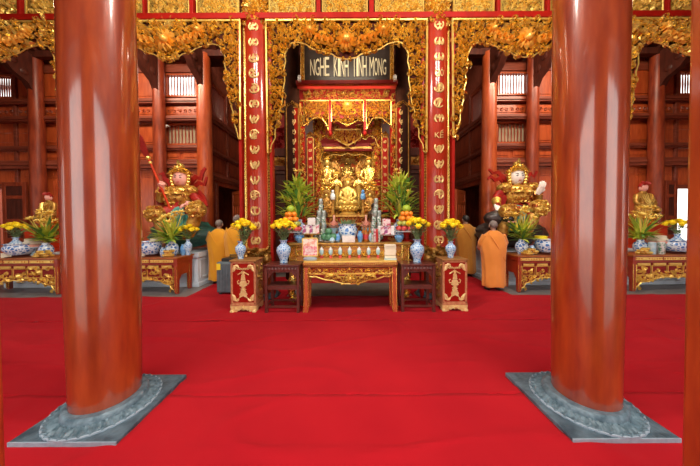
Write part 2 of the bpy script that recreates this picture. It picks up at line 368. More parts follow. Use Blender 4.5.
def pane_window(n, x0, x1, z0, z1, y, bars, backing=None, dark=False):     # a lattice of upright bars
    w = bpy.data.objects.new('window_%d' % n, None); C.objects.link(w); struct(w); w.location = ((x0 + x1) / 2, y, z0)
    b = MB(); t = .045
    b.box(x0 - t, x0, y - .05, y + .06, z0 - t, z1 + t).box(x1, x1 + t, y - .05, y + .06, z0 - t, z1 + t)
    b.box(x0, x1, y - .05, y + .06, z0 - t, z0).box(x0, x1, y - .05, y + .06, z1, z1 + t)
    b.build('window_frame', PWOOD, w, smooth=False)
    b = MB()
    for i in range(bars):
        x = x0 + (x1 - x0) * (i + .5) / bars
        b.lathe([(.022, 0), (.03, .02), (.016, .06), (.022, (z1 - z0) / 2), (.016, z1 - z0 - .06), (.03, z1 - z0 - .02), (.022, z1 - z0)], (x, y, z0), 8)
    b.build('lattice_bars', DWOOD, w)
    if backing: MB().box(x0, x1, y + .05, y + .07, z0, z1).build('backing_board', backing, w, smooth=False)
def raised(mb, x0, x1, z0, z1, y):          # a field panel with a moulding round it
    m = .05
    if x1 - x0 < .2 or z1 - z0 < .16: return
    mb.box(x0 + m, x1 - m, y - .018, y + .02, z0 + m, z1 - m)
    mb.box(x0 + m * 2.2, x1 - m * 2.2, y - .035, y + .02, z0 + m * 2.2, z1 - m * 2.2)
WN = [0]
def back_wall(side):
    s = -1 if side == 'left' else 1
    g = MB(); g2 = MB(); g3 = MB()
    def bx(px, py=150): return X(px, YB, py)
    if s < 0: cols = [-12.2, bx(37.5), bx(160), bx(205)]
    else: cols = [bx(489.5), bx(533), bx(656.5), 12.2]
    zr = [Z(p, YB) for p in (62, 72, 99, 104, 117, 122, 145, 150, 160, 168)]
    zt = 7.0
    for k in range(3):
        x0, x1 = cols[k], cols[k + 1]; w = x1 - x0
        corner = (k == 2) if s < 0 else (k == 0); far = (k == 0) if s < 0 else (k == 2)
        # rails (front face proud of the wall)
        for a, b, d in ((zt, zr[1], .0), (zr[2], zr[3], .09), (zr[4], zr[5], .15), (zr[6], zr[7], .05), (zr[8], zr[9], .12)):
            g.box(x0, x1, YB - .04 - d, YB + .1, b, a)
            g.box(x0, x1, YB - .07 - d, YB - .02, (a + b) / 2 - .03, (a + b) / 2 + .03)
        # divisions of the bay
        nd = 1 if corner else 3
        ce = [x0 + w * i / nd for i in range(nd + 1)]
        if far:                             # a bay reaching past the picture: narrower panels near the post
            ce = ([-12.2, -10.9, X(-5, YB), X(20, YB), x1] if s < 0 else [x0, X(673, YB), X(700, YB), 10.9, 12.2]); nd = 4
        for i in range(nd + 1): g.box(ce[i] - .05, ce[i] + .05, YB - .06, YB + .1, 0, zr[0])
        for i in range(nd):
            a, b = ce[i] + .05, ce[i + 1] - .05
            win = corner or (nd == 3 and i == 1) or (far and i in ((1, 2)))
            # row A
            if win and corner:
                p0, p1 = (a + (b - a) * .18, b - (b - a) * .14)
                WN[0] += 1; pane_window(WN[0], p0, p1, zr[2] + .12, zr[1] - .1, YB, 10)
                g2.box(a, p0 - .04, YB, YB + .08, zr[2], zr[1]); g2.box(p1 + .04, b, YB, YB + .08, zr[2], zr[1])
                g2.box(p0 - .04, p1 + .04, YB, YB + .08, zr[1] - .06, zr[1]); g2.box(p0 - .04, p1 + .04, YB, YB + .08, zr[2], zr[2] + .08)
            elif win:
                WN[0] += 1; pane_window(WN[0], a + .05, b - .05, zr[2] + .08, zr[1] - .1, YB, 8)
                g2.box(a, b, YB, YB + .08, zr[1] - .05, zr[1]); g2.box(a, b, YB, YB + .08, zr[2], zr[2] + .03)
                g2.box(a, a + .01, YB, YB + .08, zr[2], zr[1]); g2.box(b - .01, b, YB, YB + .08, zr[2], zr[1])
            else:
                g3.box(a, b, YB, YB + .08, zr[2], zr[1]); raised(g3, a, b, zr[2], zr[1], YB)
            # row B: carved panel
            g2.box(a, b, YB, YB + .08, zr[4], zr[3]); raised(g3, a, b, zr[4], zr[3], YB)
            zm = (zr[3] + zr[4]) / 2
            for q in range(int((b - a) / .16)):
                scroll(g2, a + .14 + q * .16, zm, .07, q, (-1) ** q, YB - .034, .03, n=7)
            # rows C and D
            if corner:
                WN[0] += 1; pane_window(WN[0], a + .18, b - .16, zr[6] + .06, zr[5] - .08, YB, 9, LITROOM)
                g2.box(a, a + .14, YB, YB + .08, zr[6], zr[5]); g2.box(b - .12, b, YB, YB + .08, zr[6], zr[5])
                g2.box(a, b, YB, YB + .08, zr[5] - .05, zr[5]); g2.box(a, b, YB, YB + .08, zr[6], zr[6] + .03)
                g3.box(a, b, YB, YB + .08, zr[8], zr[7]); raised(g3, a, a + (b - a) * .5, zr[8], zr[7], YB); raised(g3, a + (b - a) * .5, b, zr[8], zr[7], YB)
            elif far:
                zz0, zz1 = zr[8], zr[5]
                for q in range(4): g3.box(a, b, YB - .006 * (q % 2), YB + .08, zz0 + (zz1 - zz0) * q / 4 + .006, zz0 + (zz1 - zz0) * (q + 1) / 4)
            else:
                g3.box(a, b, YB, YB + .08, zr[6], zr[5]); raised(g3, a, b, zr[6], zr[5], YB)
                g3.box(a, b, YB, YB + .08, zr[8], zr[7]); raised(g3, a, b, zr[8], zr[7], YB)
            # lower storey: tall leaves, or an open doorway in the far bay
            zl = zr[9]
            if far and i == (2 if s < 0 else 1):
                zd = Z(184 if s < 0 else 188, YB); g2.box(a, b, YB, YB + .08, zd, zl); raised(g3, a, b, zd, zl, YB); g.box(a, b, YB - .05, YB + .1, zd - .08, zd)
            else:
                n2 = 2 if b - a > .8 else 1
                for q in range(n2):
                    a2, b2 = a + (b - a) * q / n2, a + (b - a) * (q + 1) / n2
                    g3.box(a2 + .01, b2 - .01, YB, YB + .08, 0, zl); raised(g3, a2, b2, 1.15, zl - .25, YB); raised(g3, a2, b2, zl - .3, zl, YB); raised(g3, a2, b2, .1, 1.1, YB)
    me = g.build('wall_back_' + side, [HWOOD], smooth=False, bev=.012); struct(me)
    struct(g2.build('wall_panels_' + side, [HWOOD], smooth=False)).parent = me
    struct(g3.build('wall_panels_' + side, [PWOOD], smooth=False)).parent = me
    return cols
colsL = back_wall('left'); colsR = back_wall('right')
# door leaves standing half open in the far doorways
def door_leaf(n, x0, x1, y0, y1, z1, m=DWOOD):
    d = bpy.data.objects.new('door_%d' % n, None); C.objects.link(d); struct(d); d.location = (x0, y0, 0)
    L = math.hypot(x1 - x0, y1 - y0); ux, uy = (x1 - x0) / L, (y1 - y0) / L
    def place(x, y, z): return (x0 + ux * x - uy * y, y0 + uy * x + ux * y, z)
    b = MB(); w = .11
    b.box(0, w, -.03, .03, 0.02, z1).box(L - w, L, -.03, .03, 0.02, z1)
    for a, c in ((0.02, .2), (.95, 1.08), (1.55, 1.65), (z1 - .5, z1 - .4), (z1 - .12, z1)): b.box(w, L - w, -.03, .03, a, c)
    b.map(place); b.build('door_frame', m, d, smooth=False, bev=.006)
    b = MB(); b.box(w, L - w, -.012, .012, .2, z1 - .12)
    for a, c in ((.28, .87), (1.16, 1.5), (z1 - .36, z1 - .16)): b.box(w + .05, L - w - .05, -.024, .024, a, c)
    for i in range(3): b.box(w + .06 + i * (L - 2 * w - .1) / 3, w + .06 + (i + .72) * (L - 2 * w - .1) / 3, -.024, .024, 1.72, z1 - .56)
    b.map(place); b.build('door_panel', VDWOOD if m is DWOOD else m, d, smooth=False)
xd0, xd1 = X(3, YB), X(28, YB)
door_leaf(1, X(4, 7.15), X(29, 7.15), 7.15, 7.12, 2.75)
door_leaf(2, X(663, 7.15), X(676, 7.2), 7.12, 7.2, 2.7)
# the walls of the deep middle chamber
for side, s in (('left', -1), ('right', 1)):
    g = MB(); g3 = MB(); x = s * XC
    rows = [(Z(62, YB), 7.2), (4.72, 4.95), (3.7, 3.85), (2.9, 3.12)]
    g.box(x - .06, x + .06, YB + .05, YD, 6.0, 7.2)
    for a, b in rows[1:]:
        g.box(x - .10, x + .10, YB + .05, YD, a, b); g.box(x - .14, x + .14, YB + .05, YD, (a + b) / 2 - .03, (a + b) / 2 + .03)
    for y in (YB + .12, 8.62, 9.9, YD - .05): g.box(x - .08, x + .08, y - .05, y + .05, 2.9, 6.0)
    ys = [YB + .17, 8.57, 8.67, 9.85, 9.95, YD]
    for k in range(3):
        y0, y1 = ys[2 * k], ys[2 * k + 1]
        g3.box(x - .03, x + .03, y0, y1, 3.85, 4.72); g3.box(x - .05, x + .05, y0 + .1, y1 - .1, 3.95, 4.62)
        g3.box(x - .03, x + .03, y0, y1, 3.12, 3.7); g3.box(x - .05, x + .05, y0 + .1, y1 - .1, 3.2, 3.62)
        if k: g3.box(x - .03, x + .03, y0, y1, 4.95, 6.0); g3.box(x - .05, x + .05, y0 + .1, y1 - .1, 5.05, 5.9)
    # upper lattice window beside the corner column
    w = bpy.data.objects.new('window_%d' % (WN[0] + 1), None); WN[0] += 1; C.objects.link(w); struct(w); w.location = (x, 8, 5)
    b = MB()
    for yy in [ys[0] + (ys[1] - ys[0]) * (i + .5) / 13 for i in range(13)]: b.box(x - .015, x + .015, yy - .018, yy + .018, 4.95, 5.92)
    b.build('lattice_bars', HWOOD, w, smooth=False)
    b = MB().box(x - .05, x + .05, ys[0], ys[1], 5.9, 6.0).box(x - .05, x + .05, ys[0], ys[0] + .06, 4.95, 5.9).box(x - .05, x + .05, ys[1] - .06, ys[1], 4.95, 5.9)
    b.build('window_frame', DWOOD, w, smooth=False)
    # lower storey: wall with a doorway
    g3.box(x - .04, x + .04, YB + .1, 7.85, 0, 2.9); g3.box(x - .04, x + .04, 9.75, YD, 0, 2.9); g3.box(x - .04, x + .04, 7.85, 9.75, 2.75, 2.9)
    g.box(x - .09, x + .09, 7.82, 7.94, 0, 2.8); g.box(x - .09, x + .09, 9.7, 9.8, 0, 2.8)
    o = struct(g.build('wall_side_' + side, HWOOD, smooth=False, bev=.01)); struct(g3.build('wall_panels_side_' + side, DWOOD, smooth=False)).parent = o
    door_leaf(3 if s < 0 else 4, s * (XC - .06), s * 3.72, 8.95, 8.3, 2.62, PWOOD)
    # room behind the side doorway is closed by the building's outer wall
    struct(MB().box(s * 6.6 - .1, s * 6.6 + .1, YB + .1, YD + .2, 0, 2.9).box(min(s * 4.5, s * 6.7), max(s * 4.5, s * 6.7), YB + .1, YD + .2, 2.9, 3.0).box(min(s * 4.5, s * 6.7), max(s * 4.5, s * 6.7), YD, YD + .2, 0, 3.0).build('wall_rear_' + side, DWOOD, smooth=False))
g = MB(); g.box(-XC - .1, XC + .1, YD, YD + .2, 0, 7.4)
for z in (1.2, 2.4, 3.6, 4.8, 6.0): g.box(-XC, XC, YD - .06, YD, z, z + .18)
for i in range(9): g.box(-XC + i * 1.105 - .06, -XC + i * 1.105 + .06, YD - .05, YD, 0, 7.2)
struct(g.build('wall_chamber_rear', VDWOOD, smooth=False))
# ceiling: sloping boards on rafters
g = MB(); zt = wall_top
def slab(y0, y1, z0, z1, x0, x1, t=.12): g.prism_x([(y0, z0), (y1, z1), (y1, z1 + t), (y0, z0 + t)], x0, x1)
slab(.8, 4.85, 7.55, 7.55, -13, 13); slab(4.85, YB + .2, 7.55, 6.42, -13, 13); slab(YB + .1, YD + .3, 7.25, 7.25, -XC - .2, XC + .2)
for i in range(53):
    x = -12.5 + i * .48
    g.prism_x([(4.9, 7.43), (YB, 6.38), (YB, 6.46), (4.9, 7.55)], x - .05, x + .05)
for y, z in ((5.6, 7.15), (6.4, 6.8), (7.1, 6.5)): g.box(-12.8, 12.8, y - .08, y + .08, z - .12, z + .06)
struct(g.build('ceiling', VDWOOD, smooth=False))
for side, s in (('far_left', -1), ('far_right', 1)):
    g = MB().box(s * 12.3 - .1, s * 12.3 + .1, .8, YB, 0, 7.6)
    for z in (1.0, 2.6, 3.6, 5.0): g.box(s * 12.2 - .06, s * 12.2 + .06, .8, YB, z, z + .15)
    struct(g.build('wall_' + side, DWOOD, smooth=False))
# front wall with its tall doorways, the camera stands in the middle one
g = MB(); yf = .86
jr, jl = X(682.5, yf + .18, 330) + .0, X(3.5, yf + .18, 380)
g.box(-12.3, 12.3, yf, yf + .2, 6.6, 7.6)
posts = [jl - .09, jr + .09, -4.3, 4.3, -6.6, 6.6, -9.6, 9.6, -12.2, 12.2]
for p in posts: g.box(p - .09, p + .09, yf, yf + .18, 0, 6.6)
for a, c in ((1.56, 2.1), (2.85, 4.3), (5.4, 6.6), (8.4, 9.6)):
    for s in (-1, 1): g.box(min(s * a, s * c), max(s * a, s * c), yf + .05, yf + .1, 0, 3.35)
g.box(-12.2, 12.2, yf, yf + .16, 3.35, 3.6)
g.box(-12.2, 12.2, yf + .05, yf + .1, 3.6, 6.6)
for i in range(30): g.box(-12 + i * .82 - .035, -12 + i * .82 + .035, yf + .04, yf + .12, 3.6, 6.6)
struct(g.build('wall_front', LACQ, smooth=False, bev=.012))
# the open leaf of the middle doorway, at the right edge of the picture
def jamb(n, x, s):
    d = bpy.data.objects.new('door_%d' % n, None); C.objects.link(d); struct(d); d.location = (x, yf, 0)
    b = MB().box(x, x + s * .05, yf - .06, yf - .005, .01, 3.3).box(x + s * .055, x + s * .11, yf - .5, yf - .44, .01, 3.3)
    for a, c in ((.01, .2), (1.0, 1.12), (3.1, 3.3)): b.box(x + s * .055, x + s * .11, yf - .45, yf - .05, a, c)
    b.build('door_frame', LACQ, d, smooth=False, bev=.008)
    MB().box(x + s * .07, x + s * .09, yf - .45, yf - .06, .2, 3.1).build('door_panel', DREDP, d, smooth=False)
jamb(5, jr, 1); jamb(6, jl, -1)

# ------------------------------------------------------------------ front columns on carved stone plinths
def plinth(cx, cy, rx, ry, label):
    t = thing('stone_plinth', label, 'plinth', (cx, cy, 0), 'carved stone plinths')
    MB().box(cx - PHX, cx + PHX, cy - PHY, cy + PHY, 0, .048).build('slab', [STONE], t, smooth=False, bev=.006)
    MB().box(cx - PHX, cx + PHX, cy - PHY - .006, cy - PHY + .001, .004, .047).build('pale_front_strip', [STONEL], t, smooth=False)  # paler strip along the front face of the slab
    def lift(b): b.v = [(x, y, z + .012) for x, y, z in b.v]; return b
    sx_, sy_ = cx, cy; cx, cy = rx, ry
    b = MB(); n = 216; vs = []; fs = []
    rows = [(.352, .036, 0), (.352, .045, 1), (.343, .055, 1), (.334, .047, 1), (.318, .050, 2), (.285, .060, 2), (.262, .064, 2), (.272, .058, 0), (.268, .085, 0), (.258, .098, 0), (.246, .104, 0), (.232, .10, 0), (.05, .074, 0)]
    for r, z, k in rows:
        for i in range(n):
            a = 2 * PI * i / n; rr, zz = r, z
            if k == 1: rr += .010 * math.cos(a * 36); zz += .005 * math.cos(a * 36)
            if k == 2: zz += .014 * math.cos(a * 46 + 3 * math.sin(r * 60))
            vs.append((cx + rr * math.cos(a), cy + rr * math.sin(a), zz))
    for j in range(len(rows) - 1):
        for i in range(n): fs.append((j * n + i, j * n + (i + 1) % n, (j + 1) * n + (i + 1) % n, (j + 1) * n + i))
    b.add(vs, fs); lift(b).build('lotus_ring', [STONEC], t, ang=60)
    b = MB(); b.lathe([(.360, .036), (.360, .047), (.354, .051), (.347, .047), (.347, .036)], (cx, cy, 0), 96, lambda a, z: 1 + .008 * math.cos(36 * a)); lift(b).build('carved_rim', STONEL, t)
plinth(PLX[0], PLY[0], RGX[0], RGY[0], 'square blue-grey stone plinth with carved lotus ring, left of the open carpet')
plinth(PLX[1], PLY[1], RGX[1], RGY[1], 'square blue-grey stone plinth with carved lotus ring, right of the open carpet')
def big_column(cx, cy, rs, label):
    prof = []
    hs = [.084, .25, .6, 1.1, 1.6, 2.3, 3.1, 4.0, 5.2, 7.5]
    for h, r in zip(hs, rs): prof.append((r, h))
    o = MB().lathe(prof, (cx, cy, 0), 72).build('lacquered_column', LACQ, base=(cx, cy, 0)); tag(o, label, 'column', 'large front columns')
big_column(-2.088, 2.025, [.226, .230, .234, .239, .243, .242, .239, .236, .23, .22], 'huge glossy orange-red wooden column at left, on the plinth left of the open carpet')
big_column(2.015, 2.02, [.220, .222, .225, .229, .231, .233, .236, .236, .23, .22], 'huge glossy orange-red wooden column at right, on the plinth right of the open carpet')

# ------------------------------------------------------------------ slim round columns along the back wall, each with its bracket
def slim_column(px, r, y, label, m, br=True):  # lit corner columns get orange wood, shaded ones brown: light put into colour
    x = X(px, y, 130); t = thing('wooden_column', label, 'column', (x, y, 0), 'slim columns along the back wall')
    MB().lathe([(r * .96, .12), (r, .6), (r * 1.04, 2.2), (r, 4.5), (r * .92, 6.45)], (x, y, 0), 28).build('shaft', m, t)
    MB().lathe([(r * 1.5, 0), (r * 1.55, .05), (r * 1.3, .12), (r * .9, .121)], (x, y, 0), 28).build('stone_base', STONE, t)
    if br:
        b = MB(); b.prism_x([(y - .1, 5.35), (y - .25, 5.6), (y - .55, 5.75), (y - .8, 6.05), (y - 1.25, 6.35), (y - 1.7, 6.85), (y - 1.6, 6.97), (y - .1, 6.42)], x - .085, x + .085)
        for i in range(5):
            q = [(y - .3 - .22 * i, 5.75 + .2 * i, .1)]
            for yy, zz, rr in q:
                for s in (-1, 1): b.ell((x + s * .085, yy, zz + .1), (.03, .1, .1), 8, 6)
        b.build('carved_bracket', VDWOOD, t)
slim_column(37.5, .165, 7.15, 'slim dark wooden column standing behind the table at the far left', DWOOD)
slim_column(160, .16, 7.15, 'slim wooden column right behind the halberd of the pink-faced guardian', DWOOD)
slim_column(205, .2, 7.1, 'slim corner column coloured orange as if lit, behind the shoulder of the pink-faced guardian', PWOOD)
slim_column(489.5, .2, 7.1, 'slim corner column coloured orange as if lit, beside the white-faced guardian, toward the altar', PWOOD)
slim_column(533, .16, 7.15, 'slim wooden column behind the raised hand of the white-faced guardian', DWOOD)
slim_column(656.5, .165, 7.15, 'slim dark wooden column standing behind the table at the far right', DWOOD)
# little white camera on the left wall
x, z = at(167.5, 126, 7.3); t = thing('security_camera', 'small white security camera on the panelled wall under the left lattice window', 'camera', (x, 7.3, z))
MB().ell((x, 7.24, z), (.05, .06, .05), 12, 8).build('dome', WHITE, t); MB().box(x - .04, x + .04, 7.26, 7.37, z + .02, z + .06).build('mount', WHITE, t, smooth=False)
# ------------------------------------------------------------------ gilded screen across the hall: beam, frieze, valances, couplet columns
YA = 4.74
def P(px, py, Y=YA): return at(px, py, Y)
def Xa(px): return X(px, YA)
XL, XR, XLL, XRR = Xa(256), Xa(438.5), Xa(256 - 168), Xa(438.5 + 168)
XLLL, XRRR = Xa(256 - 336), Xa(438.5 + 336)
zb0, zb1 = Z(20, YA), Z(14.2, YA)
o = MB().box(-9.5, 9.5, YA - .06, YA + .2, zb0, zb1).build('crossbeam', REDP, smooth=False, bev=.01); tag(o, 'long red-painted beam carrying the gilded frieze right across the hall', 'beam')
# frieze panels
def frieze(spans, label):
    xs = [Xa(a) for a, b in spans] + [Xa(b) for a, b in spans]
    t = thing('frieze', label, 'frieze', ((min(xs) + max(xs)) / 2, YA, zb1), 'friezes above the red beam')
    z0, z1 = zb1, zb1 + .62
    lo, hi = min(xs), max(xs); fr = MB()
    fr.box(lo - .05, hi + .05, YA + .02, YA + .14, z1, z1 + .12)
    edge = sorted(xs)
    for k in range(len(spans) - 1): fr.box(edge[2 * k + 1] + .02, edge[2 * k + 2] - .02, YA - .02, YA + .1, z0, z1)
    fr.build('frame', REDP, t, smooth=False, bev=.01)
    for k, (a, b) in enumerate(spans):
        x0, x1 = Xa(a), Xa(b); p = MB()
        p.box(x0, x1, YA + .05, YA + .09, z0 + .01, z1).build('mesh_panel', GMESH, t, smooth=False)
        p = MB(); q = .10
        rect = [(x0 + q, z0 + .09), (x1 - q, z0 + .09), (x1 - q, z1 - .08), (x0 + q, z1 - .08)]
        carve(p, rect, .085, YA + .05, .05, seed=k + 11, sc=.95, mix=.8)
        for u, v in (((x0 + .02, z0 + .03), (x1 - .02, z0 + .03)), ((x0 + .02, z1 - .02), (x1 - .02, z1 - .02)), ((x0 + .02, z0 + .03), (x0 + .02, z1 - .02)), ((x1 - .02, z0 + .03), (x1 - .02, z1 - .02))):
            outline(p, [u, v], .016, YA + .045)
        p.build('carved_relief', YGOLD, t)
frieze([(270, 317), (323, 369), (375.5, 425)], 'gilded mesh frieze of three panels above the signboard arch')
frieze([(102, 146), (150, 192), (198, 241)], 'gilded mesh frieze left of the middle bay, crossed by the left front column')
frieze([(453.5, 495), (500, 544), (549, 592)], 'gilded mesh frieze right of the middle bay, crossed by the right front column')
frieze([(-66, -24), (-19, 23), (28, 72)], 'gilded mesh frieze at the far left of the picture')
frieze([(623, 663), (667, 712), (717, 760)], 'gilded mesh frieze at the far right of the picture')
# valances
def valance(cpx, hw, prof, label, seed, hang=1):
    cx = Xa(cpx); zt = zb0; z_at = lambda py: Z(py, YA)
    half = [(0, zt)] + [(0 + dx * YA / F, z_at(py)) for dx, py in prof] + [(hw * YA / F, zt)]
    left = [(cx - x, z) for x, z in half]; right = [(cx + x, z) for x, z in half]
    t = thing('gilded_valance', label, 'carving', (cx, YA, zt), 'gilded openwork valances')
    b = MB(); carve(b, left, .105, YA, .06, seed, mirror=cx, sc=.85, mix=.7)
    carve(b, left, .15, YA - .01, .10, seed + 50, mirror=cx, sc=.85, mix=.9)
    b.build('scrollwork', GOLD, t)
    b = MB(); inner = half[1:-1]
    for s in (-1, 1): outline(b, [(cx + s * x, z) for x, z in inner], .011, YA - .02)
    for s in (-1, 1): outline(b, [(cx + s * half[-2][0], half[-2][1]), (cx + s * half[-1][0], zt)], .02, YA - .03)
    outline(b, [(cx - half[-1][0], zt - .02), (cx + half[-1][0], zt - .02)], .02, YA - .03); b.build('edge_rim', YGOLD, t)
    b = MB(); zc = z_at(prof[0][1]); zz = zt * .42 + zc * .58
    rosette(b, cx, zz, .19, YA - .07, .09, 11)
    for s in (-1, 1):
        for k in range(3): scroll(b, cx + s * (.3 + .12 * k), zz + .03 * k, .1, s * .6, s, YA - .06, .09)
        rosette(b, cx + s * hw * .45 * YA / F, zt - .25, .12, YA - .06, .07)
    b.build('lotus_boss', mat('orange_gilding_%d' % seed, (0.88, 0.42, 0.06), .34, .45, col2=(.86, .52, .1), nscale=14), t)
    # added dark board along the outline; its colour stands in for shaded gaps
    b = MB()
    sh = [(cx + (x if x < half[-1][0] * .97 else x - .02), z + .035) for x, z in half]
    for s in (-1, 1): b.prism([(cx + s * (x - cx), z) for x, z in sh], YA + .012, YA + .03)
    b.build('backing_board', mat('gap_shade_backing_%d' % seed, (0.05, 0.008, 0.004), .7, spec=.1), t, smooth=False)
mid = [(0, 60), (10, 58), (14, 55), (24, 52), (33, 50), (40, 45), (49, 42.5), (54, 43.5), (58, 49), (61, 55), (60, 62), (62, 70), (61, 80), (63, 92), (64, 103), (67, 112), (67, 121), (71, 130), (71, 138), (75, 145), (76, 152), (78.5, 153)]
sidep = [(0, 59), (9, 57.5), (14, 54), (22, 52), (28, 48), (36, 45.5), (44, 44), (50, 45.5), (53, 50), (56, 57), (55.5, 66), (58, 74), (57.5, 84), (60, 93), (60, 102), (63, 112), (63, 121), (66, 129), (68, 138), (70, 139)]
valance(347.5, 79, mid, 'widest gilded openwork valance, hanging in front of the dark signboard', 3)
valance(172, 71, sidep, 'gilded openwork valance over the pink-faced guardian, partly behind the left front column', 4)
valance(522.5, 71, sidep, 'gilded openwork valance over the white-faced guardian, partly behind the right front column', 5)
valance(4, 71, sidep, 'gilded openwork valance at the far left edge of the picture', 6)
valance(690.5, 71, sidep, 'gilded openwork valance at the far right edge of the picture', 7)
# couplet columns
def glyph(mb, cx, cz, R, y, rg, fn=None):           # a round seal-like brush character
    st = []
    k = rg.randint(0, 3)
    a0 = rg.uniform(0, 6)
    if k == 0: st.append([(R * .9 * math.cos(a0 + i * .5), R * .9 * math.sin(a0 + i * .5)) for i in range(11)])
    elif k == 1:
        for s in (-1, 1): st.append([(s * R * .85 * math.cos(-1 + i * .4), R * .9 * math.sin(-1 + i * .4)) for i in range(6)])
    else:
        for s in (-1, 1): st.append([(s * R * (.5 + .35 * math.cos(i * .7 - 1)), R * (.9 - i * .36)) for i in range(6)])
    for q in range(rg.randint(2, 3)):
        z = R * rg.uniform(-.6, .6); st.append([(-R * .5, z - R * .1), (0, z + R * .08), (R * .5, z)])
    st.append([(rg.uniform(-.1, .1) * R, R * .75), (rg.uniform(-.2, .2) * R, 0), (rg.uniform(-.1, .1) * R, -R * .75)])
    if rg.random() < .5: st.append([(-R * .6, -R * .5), (-R * .1, 0), (R * .5, R * .5)])
    for s in st:
        n = len(s); mb.tube([(cx + x, y, cz + z) for x, z in s], [R * .19 * (.6 + .5 * math.sin(PI * (i + .5) / n)) for i in range(n)], 5)
def text_mesh(mb, s, cx, cz, w, h, y, d=.012, env=None, thin=0):     # lettering as solid strokes, each letter fitted to a box
    cu = bpy.data.curves.new('t', 'FONT'); cu.body = s; cu.extrude = 0; cu.offset = thin; cu.resolution_u = 3; ob = bpy.data.objects.new('t', cu); C.objects.link(ob)
    me = bpy.data.meshes.new_from_object(ob.evaluated_get(bpy.context.evaluated_depsgraph_get()))
    xs = [v.co.x for v in me.vertices]; ys = [v.co.y for v in me.vertices]
    if xs:
        x0, x1, y0, y1 = min(xs), max(xs), min(ys), max(ys)
        bm = bmesh.new(); bm.from_mesh(me); r = bmesh.ops.extrude_face_region(bm, geom=list(bm.faces))
        for v in [g for g in r['geom'] if isinstance(g, bmesh.types.BMVert)]: v.co.z += 1
        bm.verts.ensure_lookup_table(); bm.verts.index_update(); vs = []
        for v in bm.verts:
            u = (v.co.x - x0) / (x1 - x0 + 1e-9) - .5; k = (v.co.y - y0) / (y1 - y0 + 1e-9) - .5
            hh = h * (env(u) if env else 1)
            vs.append((cx + u * w, y - d * v.co.z, cz + k * hh))
        mb.add(vs, [tuple(v.index for v in f.verts) for f in bm.faces]); bm.free()
    bpy.data.objects.remove(ob); bpy.data.curves.remove(cu); bpy.data.meshes.remove(me)
def couplet(px, label, clabel, seed, words=None, s=1):
    Yc = 4.95; R = .252; x = X(px, 4.72); zt, zbm = Z(20, 4.71), Z(249, 4.71)
    c = thing('round_column', clabel, 'column', (x, Yc, 0), 'columns behind the couplet boards')
    MB().lathe([(R * .93, .1), (R * .93, 7.4)], (x, Yc, 0), 32).build('shaft', LACQ, c)
    MB().lathe([(.36, 0), (.37, .04), (.33, .1), (.2, .101)], (x, Yc, 0), 32).build('stone_base', STONE, c)
    t = thing('couplet_board', label, 'board', (x, Yc - R, zbm), 'tall red couplet boards')
    A = 1.18
    def cyl(mb, a0, a1, r0, r1, z0, z1, n=16):
        vs = []; fs = []
        for i in range(n + 1):
            a = a0 + (a1 - a0) * i / n
            for r, z in ((r0, z0), (r1, z0), (r1, z1), (r0, z1)): vs.append((x + r * math.sin(a), Yc - r * math.cos(a), z))
        for i in range(n):
            for q in range(4): fs.append((i * 4 + q, i * 4 + (q + 1) % 4, i * 4 + 4 + (q + 1) % 4, i * 4 + 4 + q))
        fs += [(0, 1, 2, 3), (n * 4 + 3, n * 4 + 2, n * 4 + 1, n * 4)]; mb.add(vs, fs)
    b = MB(); cyl(b, -A, A, R * .95, R + .01, zbm, zt + .02); b.build('board', VBOARD, t, ang=30)
    wrap = lambda a, y, z: (x + (R + .012 - y) * math.sin(a / R), Yc - (R + .012 - y) * math.cos(a / R), z)
    b = MB()
    for sg in (-1, 1): cyl(b, sg * (A - .04) - .05, sg * (A - .04) + .05, R, R + .035, zbm, zt, 3); cyl(b, sg * (A - .24) - .02, sg * (A - .24) + .02, R, R + .025, zbm, zt - .16, 3)
    b.build('border', GOLD, t)
    b = MB(); rg = random.Random(seed)
    for sg in (-1, 1):
        for i in range(74):
            z = zbm + .1 + (zt - zbm - .2) * i / 73; scroll(b, sg * (A - .14) * R, z, .026, rg.uniform(0, 6), sg, 0, .02, n=5)
    b.map(wrap); b.build('vine_border', YGOLD, t)
    n = 15; z0, z1 = Z(27, 4.71), Z(240, 4.71)
    for i in range(n):
        b = MB(); z = z0 + (z1 - z0) * i / (n - 1); w = (words or {}).get(i)
        if w: text_mesh(b, w, 0, z, .16, .18, -.0, .015, lambda u: .62 + .38 * math.cos(u * 2.2))
        else: glyph(b, 0, z, .094, 0, rg)
        b.map(wrap); b.build('character', CHARG, t)
    b = MB(); hw = A * R
    ar = [(-hw, zt + .02), (-hw, zt - .17), (-hw * .78, zt - .1), (-hw * .4, zt + .0), (0, zt + .03), (hw * .4, zt + .0), (hw * .78, zt - .1), (hw, zt - .17), (hw, zt + .02), (hw, zt + .48), (-hw, zt + .48)]
    carve(b, ar, .062, 0, .06, seed, sc=1.15); b.map(wrap); cyl(b, -A, A, R * .95, R + .012, zt + .02, zt + .5); b.build('gilded_capital', GOLD, t)
    b = MB()
    ft = [(-hw, zbm - .28), (hw, zbm - .28), (hw * 1.05, zbm + .02), (-hw * 1.05, zbm + .02)]
    carve(b, ft, .07, 0, .1, seed + 9, sc=1.2); b.map(wrap); cyl(b, -A, A, R * .95, R + .014, zbm - .28, zbm + .02)
    for sg in (-1, 1): b.ell((x + sg * .2, Yc - R * .8, zbm - .2), (.1, .1, .13), 10, 7)
    b.build('gilded_foot', OGOLD, t)
    # thin red posts of the screen either side of the board
    pb = MB()
    for sg in (-1, 1): pb.box(x + sg * .305 - .028, x + sg * .305 + .028, YA + .0, YA + .14, 0, zb0)
    pb.build('screen_post', REDP, c, smooth=False, bev=.006)
couplet(256, 'tall red couplet board with gold characters, left of the altar', 'round column carrying the couplet board left of the altar', 21)
